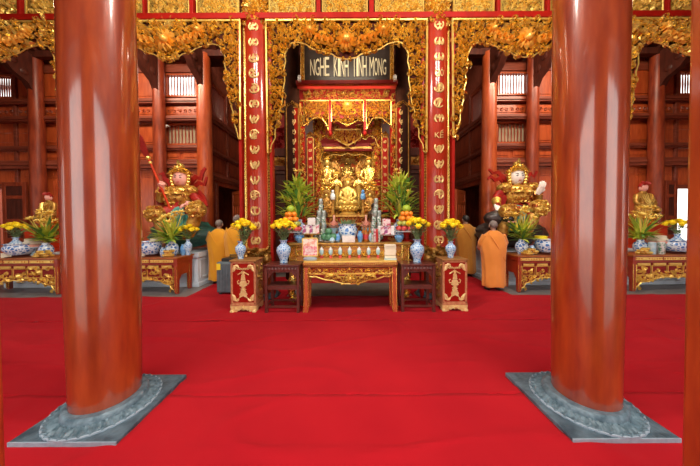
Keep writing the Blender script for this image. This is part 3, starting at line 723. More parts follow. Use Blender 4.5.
couplet(438.5, 'tall red couplet board with gold characters, right of the altar', 'round column carrying the couplet board right of the altar', 33, {3: 'GI\u00d3', 7: 'K\u1ebe'})
for k, px in enumerate((88, 606.5)):       # the matching columns that stand right behind the two front ones
    x = X(px, 4.72); struct(MB().lathe([(.34, 0), (.34, .1), (.22, .101), (.22, 7.4)], (x, 4.95, 0), 28).build('trim_%d' % (k + 2), LACQ, base=(x, 4.95, 0)))

# ------------------------------------------------------------------ signboard hung in the middle bay
YN = 6.0
t = thing('signboard', 'dark hanging signboard reading NGHE KINH TINH MONG in cream letters', 'sign', (X(348, YN), YN, Z(81, YN)))
x0, x1, z0, z1 = X(306, YN), X(390, YN), Z(81, YN), Z(46, YN)
MB().box(x0, x1, YN - .02, YN + .05, z0, z1).build('board', SIGN, t, smooth=False)
b = MB(); w = .10
b.box(x0 - w, x1 + w, YN - .05, YN + .06, z0 - w, z0).box(x0 - w, x1 + w, YN - .05, YN + .06, z1, z1 + w).box(x0 - w, x0, YN - .05, YN + .06, z0, z1).box(x1, x1 + w, YN - .05, YN + .06, z0, z1)
b.build('frame', OGOLD, t, smooth=False, bev=.012)
b = MB(); rg = random.Random(5)
for i in range(46):
    for zz in (z0 - w / 2, z1 + w / 2): scroll(b, x0 + (x1 - x0) * (i + .5) / 46, zz, .045, rg.uniform(0, 6), 1, YN - .05, .03, n=6)
for i in range(16):
    for xx in (x0 - w / 2, x1 + w / 2): scroll(b, xx, z0 + (z1 - z0) * (i + .5) / 16, .045, rg.uniform(0, 6), 1, YN - .05, .03, n=6)
b.build('frame_carving', GOLD, t)
b = MB()
for word, a, c in (('NGHE', 311, 330.5), ('KINH', 334.5, 349.5), ('TINH', 353, 367.5), ('MONG', 370, 387)):
    n = len(word); wt = [.55 if ch == 'I' else 1.15 if ch == 'M' else 1.0 for ch in word]; tot = sum(wt); p = a
    for ch, k in zip(word, wt):
        q = (c - a) * k / tot; mid_ = p + q / 2; u = (mid_ - 349) / 38; hpx = 20 - 5.5 * u * u
        text_mesh(b, ch, X(mid_, YN, 67), Z(67 + 1.2 * u * u, YN), X(p + q * .86, YN) - X(p, YN), hpx * YN / F, YN - .02, .02, None, -.006)
        # brush-like tails under the letters
        xx = X(mid_, YN, 67); zz = Z(67 + hpx / 2, YN)
        p += q
b.build('lettering', LETTER, t)
b = MB(); zz0, zz1 = Z(87, YN), Z(83, YN); b.box(X(298, YN), X(397, YN), YN - .14, YN + .1, zz0, zz1); o = b.build('sign_beam', DREDP, smooth=False, bev=.015); tag(o, 'short dark red beam under the hanging signboard', 'beam')
for px, nm in ((302, 'left'), (394, 'right')):
    x = X(px, YN); t = thing('spot_lamp', 'small white spot lamp on the %s end of the beam under the signboard' % nm, 'lamp', (x, YN - .2, zz1), 'spot lamps above the shrine')
    MB().lathe([(.02, 0), (.035, .01), (.04, .08), (.026, .11), (.012, .115)], (x, YN - .17, zz1 - .02), 14).build('housing', WHITE, t); MB().box(x - .035, x + .035, YN - .2, YN - .14, zz1 - .05, zz1 - .015).build('bracket', WHITE, t, smooth=False)
# tall columns of the inner bay
for px, nm in ((293, 'left'), (403, 'right')):
    x = X(px, 6.35); o = MB().lathe([(.2, 0), (.2, 3), (.19, 7.4)], (x, 6.35, 0), 28).build('inner_column', BKWOOD, base=(x, 6.35, 0)); tag(o, 'dark round column beside the %s end of the signboard' % nm, 'column', 'inner columns by the shrine')

# ------------------------------------------------------------------ the shrine behind the altar: nested gilded frames
YS = 6.62
def Q(px, py, Y=YS): return at(px, py, Y)
CX = 348
def rect_px(x0, x1, y0, y1, Y): return [(X(x0, Y), Z(y1, Y)), (X(x1, Y), Z(y1, Y)), (X(x1, Y), Z(y0, Y)), (X(x0, Y), Z(y0, Y))]
def pbox(mb, x0, x1, y0, y1, Y, d0, d1): mb.box(X(x0, Y), X(x1, Y), Y + d0, Y + d1, Z(y1, Y), Z(y0, Y))
t = thing('shrine_portal', 'outer gilded frame of the altar shrine, below the signboard', 'shrine', (X(CX, YS), YS, 0))
b = MB(); pbox(b, 299, 397, 89, 101.5, YS, -.02, .12); b.build('upper_panel', DREDP, t, smooth=False)
b = MB(); carve(b, rect_px(303, 393, 91, 99, YS), .085, YS - .02, .05, 5, mirror=X(CX, YS), sc=1.1) if 0 else carve(b, rect_px(303, 393, 91.5, 99, YS), .085, YS - .02, .05, 5, sc=1.1)
for px in (310, 344, 352, 386): rosette(b, X(px, YS), Z(95, YS), .08, YS - .05, .05)
for a, c in ((299, 397),):
    for py in (89, 101): outline(b, [Q(a, py), Q(c, py)], .025, YS - .03)
b.build('upper_carving', OGOLD, t)
for s in (-1, 1):
    b = MB(); pbox(b, CX + s * 43, CX + s * 50.5, 100, 262, YS, 0, .16); b.build('post', REDP, t, smooth=False)
    b = MB(); carve(b, rect_px(min(CX + s * 43.5, CX + s * 50), max(CX + s * 43.5, CX + s * 50), 102, 205, YS), .075, YS, .07, 9 + s, sc=1.15); b.build('post_carving', YGOLD, t)
    b = MB(); pbox(b, min(CX + s * 16, CX + s * 18.4), max(CX + s * 16, CX + s * 18.4), 101, 131, YS, -.06, .06); b.ell((X(CX + s * 17.2, YS), YS, Z(133, YS)), (.05, .05, .09)); b.build('hanging_post', REDP, t)
    p = [(CX + s * dx, py) for dx, py in ((18.5, 101), (43.5, 101), (43.5, 126), (39, 123), (35, 119), (30, 118), (25, 119), (21, 125), (18.5, 130))]
    b = MB(); carve(b, [Q(*q) for q in p], .075, YS, .07, 19, sc=1.2); outline(b, [Q(*q) for q in p], .018, YS - .03, True); b.build('corner_valance', GOLD, t)
p = [(CX - 16, 101), (CX + 16, 101), (CX + 16, 122), (CX + 10, 121), (CX + 5, 124), (CX, 126), (CX - 5, 124), (CX - 10, 121), (CX - 16, 122)]
b = MB(); carve(b, [Q(*q) for q in p], .075, YS, .06, 29, sc=1.15); outline(b, [Q(*q) for q in p], .018, YS - .03, True); b.build('middle_valance', GOLD, t)
b = MB(); rosette(b, *[Q(CX, 107)[i] for i in (0, 1)], .15, YS - .05, .1, 12); b.build('sun_boss', YGOLD, t)
b = MB(); pbox(b, 331, 365, 101, 118, YS, .02, .05)
for s in (-1, 1): pbox(b, min(CX + s * 18, CX + s * 43), max(CX + s * 18, CX + s * 43), 101, 117, YS, .02, .05)
b.build('backing_board', DREDP, t, smooth=False)
# second frame
Y2 = 7.15
t = thing('shrine_portal', 'inner gilded frame of the altar shrine, close around the golden statues', 'shrine', (X(CX, Y2), Y2, 0))
for s in (-1, 1):
    b = MB(); pbox(b, min(CX + s * 27, CX + s * 33), max(CX + s * 27, CX + s * 33), 118, 214.8, Y2, 0, .04); b.build('post', REDP, t, smooth=False)
    b = MB(); carve(b, rect_px(min(CX + s * 25, CX + s * 33), max(CX + s * 25, CX + s * 33), 120, 212, Y2), .085, Y2, .08, 39 + s, sc=1.2); b.build('post_carving', YGOLD, t)
    p = [(CX + s * dx, py) for dx, py in ((8, 126), (34, 119), (34, 150), (30, 146), (27, 138), (22, 136), (18, 140), (13, 138))]
    b = MB(); carve(b, [Q(*q, Y2) for q in p], .085, Y2, .07, 49, sc=1.2); outline(b, [Q(*q, Y2) for q in p], .018, Y2 - .03, True); b.build('corner_valance', GOLD, t)
p = [(CX - 13, 130), (CX + 13, 130), (CX + 14, 137), (CX + 9, 141), (CX + 4, 144), (CX, 145.5), (CX - 4, 144), (CX - 9, 141), (CX - 14, 137)]
b = MB(); carve(b, [Q(*q, Y2 - .05) for q in p], .08, Y2 - .05, .08, 59, sc=1.2); outline(b, [Q(*q, Y2 - .05) for q in p], .022, Y2 - .08, True); b.build('lobed_plaque', YGOLD, t)
b = MB(); pbox(b, 322, 374, 143, 146, Y2, .02, .14); pbox(b, 322, 374, 148.5, 150, Y2, .06, .2); pbox(b, 316, 380, 117, 120, Y2, .0, .14); b.build('crossbar', DREDP, t, smooth=False, bev=.01)
b = MB(); pbox(b, 324, 372, 146.2, 148.3, Y2, .04, .12); b.build('gilt_crossbar', OGOLD, t, smooth=False)
# third frame right round the statues
Y3 = 7.4
t = thing('shrine_portal', 'slender innermost gilded arch right over the heads of the statues', 'shrine', (X(CX, Y3), Y3, 2))
p = [(CX - 25, 151), (CX + 25, 151), (CX + 25, 160), (CX + 20, 157), (CX + 14, 154.5), (CX + 6, 155.5), (CX, 153.5), (CX - 6, 155.5), (CX - 14, 154.5), (CX - 20, 157), (CX - 25, 160)]
b = MB(); carve(b, [Q(*q, Y3) for q in p], .07, Y3, .06, 69, sc=1.2); outline(b, [Q(*q, Y3) for q in p], .018, Y3 - .03, True); b.build('scalloped_arch', GOLD, t)
for s in (-1, 1):
    b = MB(); pbox(b, min(CX + s * 24, CX + s * 26.5), max(CX + s * 24, CX + s * 26.5), 151, 196.8, Y3, 0, .1); b.build('post', OGOLD, t, smooth=False, bev=.01)
# inner couplets, flat red boards with gold discs
def flat_couplet(px, hw, y0, y1, Y, n, label, seed):
    x = X(px, Y); w = hw * Y / F; za, zb = Z(y1, Y), Z(y0, Y)
    t = thing('couplet_board', label, 'board', (x, Y, za), 'tall red couplet boards')
    MB().box(x - w, x + w, Y - .02, Y + .04, za, zb).build('board', REDP, t, smooth=False)
    b = MB(); b.box(x - w - .025, x - w, Y - .035, Y + .04, za, zb).box(x + w, x + w + .025, Y - .035, Y + .04, za, zb)
    for k in range(7): scroll(b, x + (k - 3) * w * .3, zb + .05 + .03 * (3 - abs(k - 3)), .055, k, 1, Y - .02, .05)
    b.box(x - w, x + w, Y - .03, Y + .04, zb, zb + .03); b.build('border', OGOLD, t)
    rg = random.Random(seed)
    for i in range(n):
        b = MB(); z = zb - .12 - (zb - za - .24) * i / (n - 1); glyph(b, x, z, w * .62, Y - .025, rg); b.build('character', CHARG, t)
flat_couplet(293.6, 5.4, 108, 204, 6.2, 10, 'dark red couplet board at the left edge of the shrine, behind the left lilies', 3)
flat_couplet(402.4, 5.4, 108, 204, 6.2, 10, 'dark red couplet board at the right edge of the shrine, behind the right lilies', 4)
flat_couplet(311, 2.6, 138, 212, 6.9, 9, 'narrow dark red couplet board inside the left post of the shrine', 5)
flat_couplet(385, 2.6, 138, 212, 6.9, 9, 'narrow dark red couplet board inside the right post of the shrine', 6)
# stepped altar that carries the statues
t = thing('stepped_altar', 'tall stepped red and gold altar carrying the golden statues', 'altar', (X(CX, 6.9), 6.9, 0))
st = [(6.0, 8.6, 1.5, 40), (6.75, 8.6, 1.72, 38), (7.2, 8.6, 2.28, 34), (7.62, 8.6, 2.74, 30)]
b = MB(); g = MB(); zp = 0
for y0, y1, z1, hp in st:
    w = hp * 6.9 / F; xc = X(CX, 6.9)
    b.box(xc - w, xc + w, y0, y1, zp, z1 - .06); g.box(xc - w - .04, xc + w + .04, y0 - .04, y1, z1 - .06, z1)
    carve(g, [(xc - w, zp + .04), (xc + w, zp + .04), (xc + w, z1 - .08), (xc - w, z1 - .08)], .11, y0, .06, int(y0 * 10), sc=1.1)
    zp = z1
b.build('body', DREDP, t, smooth=False); g.build('carved_steps', OGOLD, t)
b = MB(); b.box(X(318, 8.7), X(378, 8.7), 8.7, 8.76, 0, 5.2); t = thing('shrine_backboard', 'dark red board with gilded carving standing behind the golden statues', 'board', (X(CX, 8.7), 8.7, 0)); b.build('board', DREDP, t, smooth=False)
b = MB(); carve(b, rect_px(319, 377, 150, 200, 8.7), .15, 8.7, .09, 91, sc=1.15); b.build('gilded_carving', GOLD, t)
# carved rails and gilded panels in the gloom beside the shrine
for s, nm in ((-1, 'left'), (1, 'right')):
    t = thing('carved_screen', 'dark carved screen with gilt panels beside the %s couplet of the shrine' % nm, 'screen', (X(CX + s * 71, 6.75), 6.75, 0), 'carved screens beside the shrine')
    b = MB(); a, c = sorted((CX + s * 52, CX + s * 88))
    for y0, y1 in ((108, 112), (148, 156), (166, 170), (250, 262)): pbox(b, a, c, y0, y1, 6.75, 0, .12)
    for q in (52, 75, 88): pbox(b, CX + s * q - 1.2, CX + s * q + 1.2, 100, 275, 6.75, -.02, .12)
    b.build('frame', VDWOOD, t, smooth=False, bev=.01)
    b = MB(); pbox(b, a + 2, c - 2, 157, 165, 6.75, .02, .08); carve(b, rect_px(a + 3, c - 3, 157.5, 164.5, 6.75), .09, 6.77, .05, 77, sc=1.1); b.build('gilt_panel', OGOLD, t)
    b = MB(); pbox(b, a + 2, c - 2, 112, 148, 6.75, .06, .1); carve(b, rect_px(a + 3, c - 3, 128, 147, 6.75), .12, 6.81, .05, 78, sc=1.0); b.build('carved_panel', DREDP, t)
# ------------------------------------------------------------------ altar furniture
def front_table():
    Y = 4.0; x0, x1 = X(303, Y), X(397, Y); zt = Z(260.8, Y); D = .36; cx = (x0 + x1) / 2
    t = thing('altar_table', 'low red and gold altar table with lobed apron, frontmost in the middle', 'table', (cx, Y + D / 2, 0))
    b = MB().box(x0 - .01, x1 + .01, Y - .01, Y + D, zt - .085, zt - .03); b.box(x0 + .03, x1 - .03, Y + .01, Y + D, zt - .115, zt - .085); b.build('tabletop', TABW, t, smooth=False, bev=.012)
    b = MB().box(x0 + .005, x1 - .005, Y - .005, Y + D, zt - .03, zt)
    for i in range(46): scroll(b, x0 + .03 + (x1 - x0 - .06) * i / 45, zt - .055, .02, i, 1, Y - .012, .012, n=5)
    b.build('gilded_edge', YGOLD, t, smooth=False, bev=.008)
    for sx in (-1, 1):
        for yy in (Y + .005, Y + D - .085):
            xx = cx + sx * ((x1 - x0) / 2 - .045); b = MB()
            b.prism([(xx + sx * a, z) for a, z in ((.04, zt - .115), (.04, .3), (.045, .1), (.052, .012), (-.022, .012), (-.03, .1), (-.035, .3), (-.04, zt - .115))], yy, yy + .075); l = b.build('leg', mat('worn_red_lacquer_%d_%d' % (sx, yy * 100), (0.40, 0.05, 0.015), .4, col2=(0.5, 0.10, 0.03), nscale=9, coat=.2), t, smooth=False, bev=.008)
            b = MB(); outline(b, [(xx - sx * .035, zt - .13), (xx - sx * .032, .3), (xx - sx * .02, .03)], .011, yy - .004); outline(b, [(xx + sx * .035, zt - .13), (xx + sx * .037, .3), (xx + sx * .046, .03)], .011, yy - .004)
            b.build('gilded_line', GOLD, l)
    a0, a1 = x0 + .13, x1 - .13; zf = zt - .125
    b = MB().box(x0 + .08, x1 - .08, Y + .035, Y + .06, zf - .10, zf); b.box(a0, a1, Y + .03, Y + .05, zf - .26, zf - .10)
    b.build('apron', DREDP, t, smooth=False)
    b = MB()
    for u, v in ((a0 + .02, cx - .07), (cx + .07, a1 - .02), (cx - .055, cx + .055), (x0 + .085, a0 - .01), (a1 + .01, x1 - .085)):
        outline(b, [(u, zf - .012), (v, zf - .012), (v, zf - .088), (u, zf - .088)], .009, Y + .03, True)
        carve(b, [(u + .015, zf - .02), (v - .015, zf - .02), (v - .015, zf - .08), (u + .015, zf - .08)], .05, Y + .035, .02, 3, sc=1.1)
    b.build('frieze_carving', GOLD, t)
    low = [(0, .395), (.12, .39), (.22, .365), (.30, .335), (.42, .325), (.50, .30), (.58, .27), (.64, .275), (.69, .265)]
    half = [(0, zf - .105)] + [(x, zt - z) for x, z in low] + [(.69, zf - .105)]
    b = MB(); carve(b, [(cx - x, z) for x, z in half], .06, Y + .03, .05, 8, mirror=cx, sc=1.2)
    for s in (-1, 1): outline(b, [(cx + s * x, zt - z) for x, z in low], .012, Y + .02)
    outline(b, [(cx - .69, zf - .105), (cx + .69, zf - .105)], .011, Y + .02); rosette(b, cx, zt - .3, .085, Y + .0, .04)
    b.build('apron_carving', YGOLD, t)
    b = MB()
    for s in (-1, 1): b.prism([(cx + s * x, z + .012) for x, z in half], Y + .032, Y + .045)
    b.build('apron_board', ORED, t, smooth=False)
    return zt, cx, Y + D
ZT1, CT, YR1 = front_table()
def second_table():
    Y = 4.42; x0, x1 = X(287.5, Y), X(410.5, Y); zt = Z(242.8, Y); D = .95; cx = (x0 + x1) / 2
    t = thing('altar_table', 'tall gilded altar table crowded with offerings, behind the low front table', 'table', (cx, Y + D / 2, 0))
    MB().box(x0 - .02, x1 + .02, Y - .02, Y + D, zt - .035, zt).build('tabletop', OGOLD, t, smooth=False, bev=.01)
    b = MB().box(x0 + .02, x1 - .02, Y + .03, Y + D - .03, .42, zt - .035); b.build('body', mat('amber_wood', (.46, .15, .02), .4, col2=(.58, .22, .03), nscale=6, coat=.2), t, smooth=False)
    b = MB()
    for s in (-1, 1):
        u, v = sorted((cx + s * .99, cx + s * 1.11)); outline(b, [(u, zt - .05), (v, zt - .05), (v, zt - .33), (u, zt - .33)], .014, Y + .02, True)
        carve(b, [(u, zt - .05), (v, zt - .05), (v, zt - .33), (u, zt - .33)], .06, Y + .03, .04, 4, sc=1.1)
    for z in (.07, .34, .40): outline(b, [(x0 + .02, zt - z), (x1 - .02, zt - z)], .013, Y + .02)
    carve(b, [(x0 + .04, zt - .40), (x1 - .04, zt - .40), (x1 - .04, zt - .68), (x0 + .04, zt - .68)], .085, Y + .03, .05, 14, sc=1.15)
    for i in range(30): scroll(b, cx - .93 + 1.86 * i / 29, zt - .205, .07, i * 2, (-1) ** i, Y + .03, .025, n=7)
    b.build('carved_front', GOLD, t)
    for s in (-1, 1):
        for yy in (Y + .06, Y + D - .1):
            b = MB(); xx = cx + s * 1.04
            b.tube([(xx, yy, .5), (xx + s * .06, yy - .02, .36), (xx + s * .05, yy - .02, .2), (xx - s * .01, yy, .1), (xx + s * .03, yy - .03, .045)], [.09, .085, .06, .05, .045], 10)
            for q in range(4): scroll(b, xx + s * .03, .12 + q * .11, .05, q, s, yy - .07, .05)
            b.build('leg', GOLD, t)
    return zt, cx, Y
ZT2, CT2, YF2 = second_table()

def stool(px0, px1, label):
    Y = 4.0; x0, x1 = X(px0, Y), X(px1, Y); zt = Z(264.5, Y); D = .36; cx = (x0 + x1) / 2
    t = thing('side_stand', label, 'stand', (cx, Y + D / 2, 0), 'dark wooden stands beside the front table')
    MB().box(x0 - .01, x1 + .01, Y - .01, Y + D + .01, zt - .03, zt).build('top', ROSEW, t, smooth=False, bev=.008)
    b = MB().box(x0 + .04, x1 - .04, Y + .012, Y + .03, zt - .13, zt - .03)
    for i in range(9): b.ell((x0 + .07 + (x1 - x0 - .14) * i / 8, Y + .012, zt - .08), (.03, .012, .035), 8, 6)
    for s in (-1, 1): b.prism([(cx + s * q, z) for q, z in ((.24, zt - .12), (.15, zt - .12), (.19, zt - .17), (.24, zt - .24))], Y + .014, Y + .03)
    b.box(x0 + .02, x0 + .04, Y + .03, Y + D - .03, zt - .13, zt - .03).box(x1 - .04, x1 - .02, Y + .03, Y + D - .03, zt - .13, zt - .03).build('apron', ROSEW, t, smooth=False)
    for xx in (x0, x1 - .045):
        for yy in (Y, Y + D - .045): MB().taper((xx + .0225, yy + .0225, .012), .052, .052, .042, .042, zt - .042).build('leg', ROSEW, t, smooth=False, bev=.005)
    zs = Z(286.5, Y); MB().box(x0 + .03, x1 - .03, Y + .02, Y + D - .02, zs - .02, zs + .01).box(x0 + .04, x1 - .04, Y + .01, Y + .03, zs - .055, zs - .02).build('shelf', ROSEW, t, smooth=False, bev=.004)
    b = MB().box(x0 + .03, x1 - .03, Y + .008, Y + .03, .10, .135).box(x0 + .03, x1 - .03, Y + D - .03, Y + D - .008, .10, .135).box(x0 + .01, x0 + .03, Y + .03, Y + D - .03, .10, .135).box(x1 - .03, x1 - .01, Y + .03, Y + D - .03, .10, .135); b.build('stretcher', ROSEW, t, smooth=False)
    return cx, Y + D / 2, zt
SL = stool(263.8, 298.6, 'dark wooden stand with a shelf, left of the low front table')
SR = stool(401.4, 435.5, 'dark wooden stand with a shelf, right of the low front table')
def pedestal(px0, px1, label):
    Y = 4.05; x0, x1 = X(px0, Y), X(px1, Y); zt = Z(259.6, Y); D = .34; cx = (x0 + x1) / 2; w = (x1 - x0)
    t = thing('pedestal', label, 'pedestal', (cx, Y + D / 2, 0), 'red lacquer pedestals with gilded censer motif')
    MB().box(x0 - .015, x1 + .015, Y - .015, Y + D + .015, zt - .025, zt).build('top', mat('brown_gilding' + label[-5:], (.42, .2, .06), .4, .3), t, smooth=False, bev=.006)
    MB().box(x0 + .008, x1 - .008, Y + .008, Y + D - .008, .13, zt - .025).build('cabinet', DREDP if 0 else REDP, t, smooth=False)
    b = MB(); m = .035
    for a, c in ((x0, x0 + m), (x1 - m, x1)):
        b.box(a, c, Y - .002, Y + D + .002, .13, zt - .025)
    b.box(x0, x1, Y - .002, Y + .02, zt - .06, zt - .025).box(x0, x1, Y - .002, Y + .02, .13, .175).box(x0 - .008, x1 + .008, Y - .01, Y + D + .01, .12, .15)
    b.build('frame', mat('rose_gilding' + label[-5:], (.62, .30, .14), .45, .2, col2=(.5, .16, .07), nscale=18), t, smooth=False, bev=.005)
    b = MB(); y = Y + .004
    def P2(pts): b.prism([(cx + a * w, z) for a, z in pts], y - .012, y + .004)
    # three-tier censer on a lotus foot
    P2([(-.09, .56), (.09, .56), (.065, .63), (-.065, .63)]); P2([(-.07, .635), (.07, .635), (.05, .66), (-.05, .66)]); b.ell((cx, y, .675), (.018, .012, .03), 10, 6)
    P2([(-.13, .53), (-.11, .505), (-.15, .47), (-.08, .455), (.08, .455), (.15, .47), (.11, .505), (.13, .53), (.08, .55), (-.08, .55)])
    for s in (-1, 1): b.tube([(cx + s * .11 * w, y, .50), (cx + s * .21 * w, y, .50), (cx + s * .23 * w, y, .545), (cx + s * .17 * w, y, .56)], .009, 6)
    P2([(-.04, .455), (.04, .455), (.05, .40), (.1, .37), (.1, .35), (-.1, .35), (-.1, .37), (-.05, .40)]); rosette(b, cx, .40, .05, y, .012)
    P2([(-.13, .345), (.13, .345), (.16, .315), (.13, .30), (.17, .25), (.10, .27), (0, .29), (-.10, .27), (-.17, .25), (-.13, .30), (-.16, .315)])
    for s in (-1, 1):
        for a, z, h in ((.35, zt - .1, 1), (.35, .215, -1)):
            leaf(b, cx + s * a * w, z, .10, PI / 2 * (1 - s) + (-.3 if h > 0 else .3) * s + (PI if 1 else 0), s * h, y, .012); leaf(b, cx + s * a * w, z, .12, -h * PI / 2, s * h * .5, y, .012)
            scroll(b, cx + s * (a - .04) * w, z - h * .03, .03, 0, s, y, .012)
            b.ell((cx + s * a * w, y, z - h * .01), (.025, .01, .025), 8, 6)
    for i in range(7): leaf(b, cx + (i - 3) * .075 * w, zt - .22 - .012 * abs(i - 3), .045, PI / 2 + (i - 3) * .3, .2, y, .01); scroll(b, cx + (i - 3) * .07 * w, zt - .15, .022, i, 1, y, .01, n=6)
    b.build('gilded_inlay', CREAM, t)
    for sd, xx in ((-1, x0), (1, x1)):
        b = MB(); carve(b, [(-.12, .2), (.12, .2), (.12, zt - .1), (-.12, zt - .1)], .09, 0, .02, 7); b.map(lambda x, yy, z: (xx - sd * (yy - .001) * 1, Y + D / 2 + x, z)); b.build('side_carving', OGOLD, t)
    b = MB(); fz = .125
    pr = [(0, .055), (.10, .062), (.17, .04), (.22, .05), (.27, .012), (.36, .006), (.46, .006), (.50, .03), (.47, .075), (.52, .10), (.5, fz)]
    b.prism([(cx - a * w, z) for a, z in reversed(pr)] + [(cx + a * w, z) for a, z in pr[1:]], Y - .008, Y + .03)
    b.prism([(cx - a * w, z) for a, z in reversed(pr)] + [(cx + a * w, z) for a, z in pr[1:]], Y + D - .03, Y + D + .008)
    b.prism_x([(Y, fz), (Y, .006), (Y + .07, .006), (Y + .1, .05), (Y + D - .1, .05), (Y + D - .07, .006), (Y + D, .006), (Y + D, fz)], x0 - .005, x0 + .02)
    b.prism_x([(Y, fz), (Y, .006), (Y + .07, .006), (Y + .1, .05), (Y + D - .1, .05), (Y + D - .07, .006), (Y + D, .006), (Y + D, fz)], x1 - .02, x1 + .005)
    for s in (-1, 1): b.ell((cx + s * .44 * w, Y - .012, .03), (.04, .03, .028), 12, 8); scroll(b, cx + s * .28 * w, .085, .03, 0, s, Y - .008, .015)
    rosette(b, cx, .09, .045, Y - .008, .015); b.build('scalloped_base', CREAM, t)
    return cx, Y + D / 2, zt
PL = pedestal(229.7, 255, 'red pedestal with cream gilt censer motif, beside the grey case, left')
PR = pedestal(442.8, 467.5, 'red pedestal with cream gilt censer motif, beside the orange-robed monk, right')

# ------------------------------------------------------------------ vases, flowers, small offerings: one of each kind, then copies
def vase_mesh(name, h, r, m, parent=None, base=None, prof=None):
    p = prof or [(.52, 0), (.56, .03), (.50, .10), (.62, .22), (.92, .42), (1.0, .56), (.92, .68), (.55, .79), (.40, .86), (.44, .93), (.62, 1.0), (.56, .995), (.36, .92)]
    return MB().lathe([(a * r, z * h) for a, z in p], base or (0, 0, 0), 22).build(name, m, parent, base=base, ang=70)
def vase(name, loc, h, r, m, label, group, prof=None, cat='vase'):
    return tag(vase_mesh(name, h, r, m, base=loc, prof=prof), label, cat, group)
BOWL = [(.55, 0), (.58, .06), (.5, .10), (.85, .35), (1.0, .62), (1.0, .82), (.93, .96), (1.02, 1.0), (.95, .99), (.86, .9), (.8, .6)]
CENS = [(.62, 0), (.66, .05), (.82, .2), (1.0, .5), (.98, .72), (.86, .86), (.88, .92), (1.0, 1.0), (.94, .99), (.8, .9), (.8, .6)]
JAR = [(.6, 0), (.62, .05), (.95, .3), (1.0, .55), (.8, .78), (.5, .86), (.55, .95), (.5, 1.0), (.4, .98)]
def petals(mb, c, R, rg, up=(0, 0, 1), rings=((10, .15, 1.0), (9, .55, .9), (7, .95, .7), (4, 1.3, .45)), w=.28):
    up = Vector(up).normalized(); a = up.cross(Vector((.3, 1, .1))).normalized(); bb = up.cross(a); c = Vector(c); vs = []; fs = []
    for n, el, L in rings:
        o = rg.uniform(0, 6)
        for i in range(n):
            an = o + 2 * PI * i / n; d = a * math.cos(an) + bb * math.sin(an); s = up.cross(d)
            e = el + rg.uniform(-.15, .15); t = d * math.cos(e) + up * math.sin(e); nn = up * math.cos(e) - d * math.sin(e)
            p0 = c + t * R * .12; p1 = c + t * R * .65 * L + nn * R * .06; p2 = c + t * R * L + nn * R * .02; k = len(vs)
            vs += [tuple(p0), tuple(p1 + s * R * w), tuple(p2), tuple(p1 - s * R * w), tuple(p1 - nn * R * .1)]
            fs += [(k, k + 1, k + 2), (k, k + 2, k + 3), (k, k + 4, k + 1), (k + 1, k + 4, k + 2), (k + 2, k + 4, k + 3), (k + 3, k + 4, k)]
    mb.add(vs, fs)
def blade(mb, p0, d, L, w, droop, n=4, up=(0, 0, 1)):       # a leaf with a keel, bending down
    p = Vector(p0); d = Vector(d).normalized(); vs = []; fs = []
    for i in range(n + 1):
        t = i / n; s = d.cross(Vector((0, 0, 1)));
        if s.length < 1e-4: s = Vector((1, 0, 0))
        s.normalize(); nn = s.cross(d); ww = w * math.sin(PI * min(1, .12 + .88 * t)) if i < n else w * .04
        vs += [tuple(p - s * ww), tuple(p - nn * ww * .35), tuple(p + s * ww), tuple(p + nn * ww * .12)]
        p = p + d * L / n; d = (d + Vector((0, 0, -droop / n))).normalized()
    for i in range(n):
        a = i * 4; b = a + 4
        for q in range(4): fs.append((a + q, a + (q + 1) % 4, b + (q + 1) % 4, b + q))
    fs += [(3, 2, 1, 0), (n * 4, n * 4 + 1, n * 4 + 2, n * 4 + 3)]
    mb.add(vs, fs)
def mums(loc, w, h, n, label, group, seed, leafh=.5, R=.07):     # bunch of yellow chrysanthemums
    rg = random.Random(seed); x, y, z = loc; t = thing('chrysanthemum_bunch', label, 'flowers', loc, group)
    b = MB(); tops = []
    for i in range(n):
        u = (i + .5) / n; a = i * 2.4; q = math.sqrt(u)
        tops.append(Vector((x + w / 2 * q * math.cos(a), y + w / 2 * .8 * q * math.sin(a), z + h * (.95 - .30 * q * q + rg.uniform(-.07, .05)))))
    for p in tops: b.tube([(x, y, z - .04), tuple(Vector((x, y, z)).lerp(p, .55) + Vector((0, 0, .02))), tuple(p)], .005, 4)
    for i in range(n * 5):
        k = rg.choice(tops); q = rg.uniform(.15, .85); p = Vector((x, y, z)).lerp(k, q); a = rg.uniform(0, 6.3)
        blade(b, p, (math.cos(a), math.sin(a), .7), rg.uniform(.07, .13), .02, .8, 3)
    b.build('stems_and_leaves', GLEAF, t)
    for p in tops:
        b = MB(); d = (p - Vector((x, y, z - h * .4))).normalized(); b.ell(tuple(p), (R * .62,) * 3, 8, 6); petals(b, p, R, rg, d); b.build('bloom', YFLW, t, ang=20)
    return t
